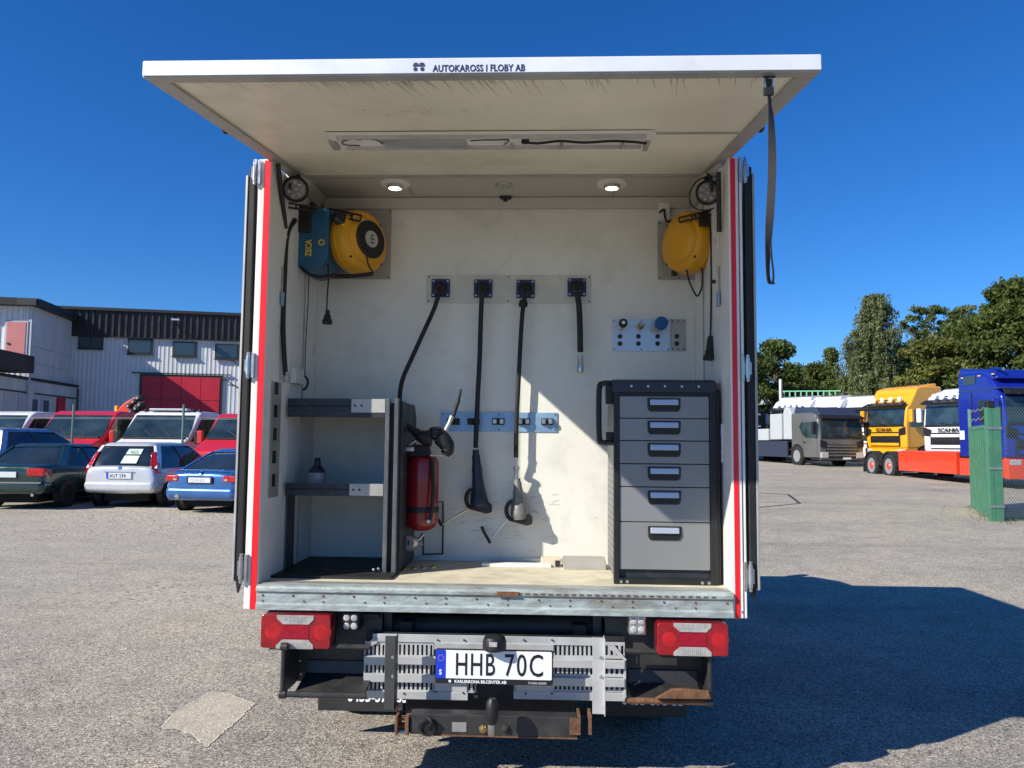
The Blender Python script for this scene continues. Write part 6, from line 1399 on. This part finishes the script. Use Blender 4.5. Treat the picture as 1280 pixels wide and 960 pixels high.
def tree(name, label, u, d, top_v, rx, m, base=.15, clumps=60, leaves=170, ls=.22, bark='bark', kind='round', seed=0, ry=None, gaps=0, cr=.2, cat='tree'):
    x, y = far(u, d); z0 = gh(x, y); dd = ray(u, top_v); H = (CAM+dd*(d/dd.dot(_fw))).z-z0
    t = thing(name, (x, y, z0), label, cat, 'trees behind the truck yard'); OFF[t.name] = Vector((0, 0, 0))
    r_ = random.Random(seed+11); ry = ry or rx; base_z = H*base
    if kind != 'birch': clumps = int(clumps*1.7); leaves = int(leaves*.85); cr *= .74
    cs = []; tries = 0
    while len(cs) < clumps and tries < 9000:
        tries += 1
        k = r_.random(); z = base_z+(H-base_z)*k
        if kind == 'round': env = math.sin(math.pi*min(1, .16+.84*k))**.55 if k > .4 else .82+.3*k
        elif kind == 'cone': env = (1-k)**.8+.05
        elif kind == 'birch': env = (min(1, (1-k)*1.45+.03))**.85*(.85+.2*math.sin(k*11+seed))+.04
        else: env = (1-k**3)
        a = r_.random()*2*math.pi; q = r_.random()**.42; env *= .78+.34*noise.noise(Vector((math.cos(a)*1.3+seed, math.sin(a)*1.3, z*.35)))*1.6
        px, py = math.cos(a)*rx*env*q, math.sin(a)*ry*env*q
        cs.append((px, py, z-(H*.04 if k > .95 else 0)))
    cs = np.array(cs); n = len(cs)
    R0 = H*.5*cr*(0.55+.75*rs.random_sample(n)) if kind != 'birch' else H*.5*cr*(.4+.5*rs.random_sample(n))
    pts = []; 
    for i in range(n):
        g = rs.normal(size=(leaves, 3)); g /= np.linalg.norm(g, axis=1)[:, None]
        rad = rs.random_sample(leaves)**.35
        lump = 1+.28*np.sin(g[:, 0]*5+i)*np.cos(g[:, 1]*6+i*2)
        p = g*(rad*lump)[:, None]*R0[i]
        if kind == 'xbirch':
            p[:, 2] *= 2.0; p[:, 2] -= R0[i]*.5; hx = np.floor(rs.random_sample(leaves)*9); ang = hx*.7+i
            p[:, 0] = np.cos(ang)*R0[i]*.8*np.sqrt((hx+1)/9)+rs.normal(size=leaves)*.06; p[:, 1] = np.sin(ang)*R0[i]*.8*np.sqrt((hx+1)/9)+rs.normal(size=leaves)*.06
        else: p[:, 2] *= .72
        pts.append(p+cs[i])
    if kind == 'birch':
        pts = []; cs = []
        for i in range(64):
            t_ = .16+.82*(i/63)**.85; a = i*2.4+r_.uniform(-.4, .4); reach = rx*(1.08-max(0, t_-.25)*1.15)*(.55+.6*r_.random()); rise = H*.10*r_.random()
            for j in range(9):
                f = (j+.6)/9; px, py = math.cos(a)*reach*f, math.sin(a)*reach*f; pz = H*t_+rise*math.sin(f*2.2)-H*.05*f*f
                pz = min(pz, H*.99)
                if j == 8: cs.append((px, py, pz))
                for k in range(2):
                    L_ = r_.uniform(.6, 2.9)*(1-.55*max(0, t_-.5)); n_ = int(34*L_); sx, sy = r_.gauss(0, .22), r_.gauss(0, .22)
                    zz = rs.random_sample(n_)*L_; pts.append(np.stack([px+sx+rs.normal(size=n_)*.085, py+sy+rs.normal(size=n_)*.085, pz-zz], 1))
        cs = np.array(cs); n = len(cs)
        pts.append(np.stack([rs.normal(size=1500)*.5, rs.normal(size=1500)*.5, H*(.3+.69*rs.random_sample(1500))], 1))
    pts = np.concatenate(pts); pts = pts[pts[:, 2] > .25]
    leaf_mesh('crown', pts, ls*.82*(.6+.8*rs.random_sample(len(pts))), m, t, droop=.8 if kind == 'birch' else 0)
    b = MB(); tr = H*.018+.05
    b.tube([(0, 0, -.1), (r_.uniform(-.2, .2), 0, H*.3), (r_.uniform(-.3, .3), r_.uniform(-.3, .3), H*.62), (0, 0, H*.92)], tr, 8, 4, rads=[tr*1.2, tr, tr*.8, tr*.5, tr*.2]); b.build('trunk', bark, t)
    for i in range(0, n, max(1, n//12)):
        c = cs[i]; zb_ = max(H*.12, c[2]*.62); MB().tube([(0, 0, zb_), (c[0]*.5, c[1]*.5, (zb_+c[2])/2+.2), tuple(c)], .06, 5, 3, rads=[tr*.45, tr*.3, tr*.12]).build('limb', bark, t)
    return t
tree('broadleaf_tree', 'round dark tree beside the open truck door, above the green railing', 972, 66, 424, 2.9, 'leaf_mid', .10, 70, 220, .17, seed=1, cr=.19)
tree('broadleaf_tree', 'dark tree partly hidden behind the open right door', 935, 62, 436, 3.0, 'leaf_dark', .08, 60, 200, .17, seed=2, cr=.2)
tree('broadleaf_tree', 'low dark tree between the round tree and the birch', 1022, 72, 454, 3.4, 'leaf_dark', .05, 60, 200, .18, seed=3, cr=.22)
tree('broadleaf_tree', 'narrow feathery tree top just left of the birch', 1041, 70, 432, 1.9, 'leaf_mid', .02, 80, 150, .13, kind='cone', seed=4, cr=.13)
tree('birch_tree', 'tall weeping birch with hanging grey green foliage', 1096, 58, 364, 3.9, 'leaf_birch', .03, 30, 100, .115, 'bark_birch', 'birch', 5, cr=.13)
tree('broadleaf_tree', 'tall open crowned tree between the birch and the big dark tree', 1172, 68, 374, 4.3, 'leaf_mid', .22, 120, 120, .13, seed=6, cr=.09)
tree('broadleaf_tree', 'thin crowned tree top right of the open crowned tree', 1208, 70, 376, 3.0, 'leaf_birch', .25, 90, 110, .13, seed=7, cr=.09)
tree('spruce_tree', 'dark narrow conifer in the gap right of the birch', 1131, 56, 428, 1.7, 'leaf_deep', .02, 60, 190, .17, kind='cone', seed=8, cr=.16)
tree('broadleaf_tree', 'broad yellowish green tree above the yellow truck', 1170, 51, 420, 3.4, 'leaf_yellowish', .02, 90, 230, .15, seed=9, cr=.2)
tree('broadleaf_tree', 'very large dark tree rising above the blue truck at the right edge', 1278, 50, 344, 4.4, 'leaf_dark', .02, 170, 260, .17, seed=10, cr=.17, ry=4)
tree('broadleaf_tree', 'wide dark green tree left of the largest tree', 1216, 51, 396, 3.4, 'leaf_mid', .02, 110, 240, .16, seed=12, cr=.18)
tree('broadleaf_tree', 'dense shrub like tree behind the white truck cabs', 1068, 63, 470, 3.2, 'leaf_dark', .02, 60, 200, .17, seed=13, cr=.25)
tree('broadleaf_tree', 'dark tree continuing beyond the right edge', 1345, 52, 352, 5.0, 'leaf_dark', .02, 110, 200, .2, seed=14, cr=.2)
# dense wood mass far behind, closing the horizon
for side, (u0, u1, dd0, n) in (('r', (330, 1420, 86, 96)),):
    P = []
    for i in range(n):
        u = u0+(u1-u0)*i/(n-1); x, y = far(u, dd0+6*math.sin(i*1.7)); h = 5.2+1.6*math.sin(i*.9)+1.2*math.sin(i*2.3); z0 = gh(x, y)
        g = rs.normal(size=(1100, 3)); g /= np.linalg.norm(g, axis=1)[:, None]; g *= (rs.random_sample(1100)**.3)[:, None]
        P.append(np.stack([x+g[:, 0]*2.2, y+g[:, 1]*2.2, z0+h*.5+g[:, 2]*h*.55], 1))
    o = leaf_mesh('wood_mass', np.concatenate(P), .30*(.6+.8*rs.random_sample(n*1100)), 'leaf_dark', None); tag(o, 'dark mass of distant woodland closing the yard behind the trees', 'woodland', kind='stuff')
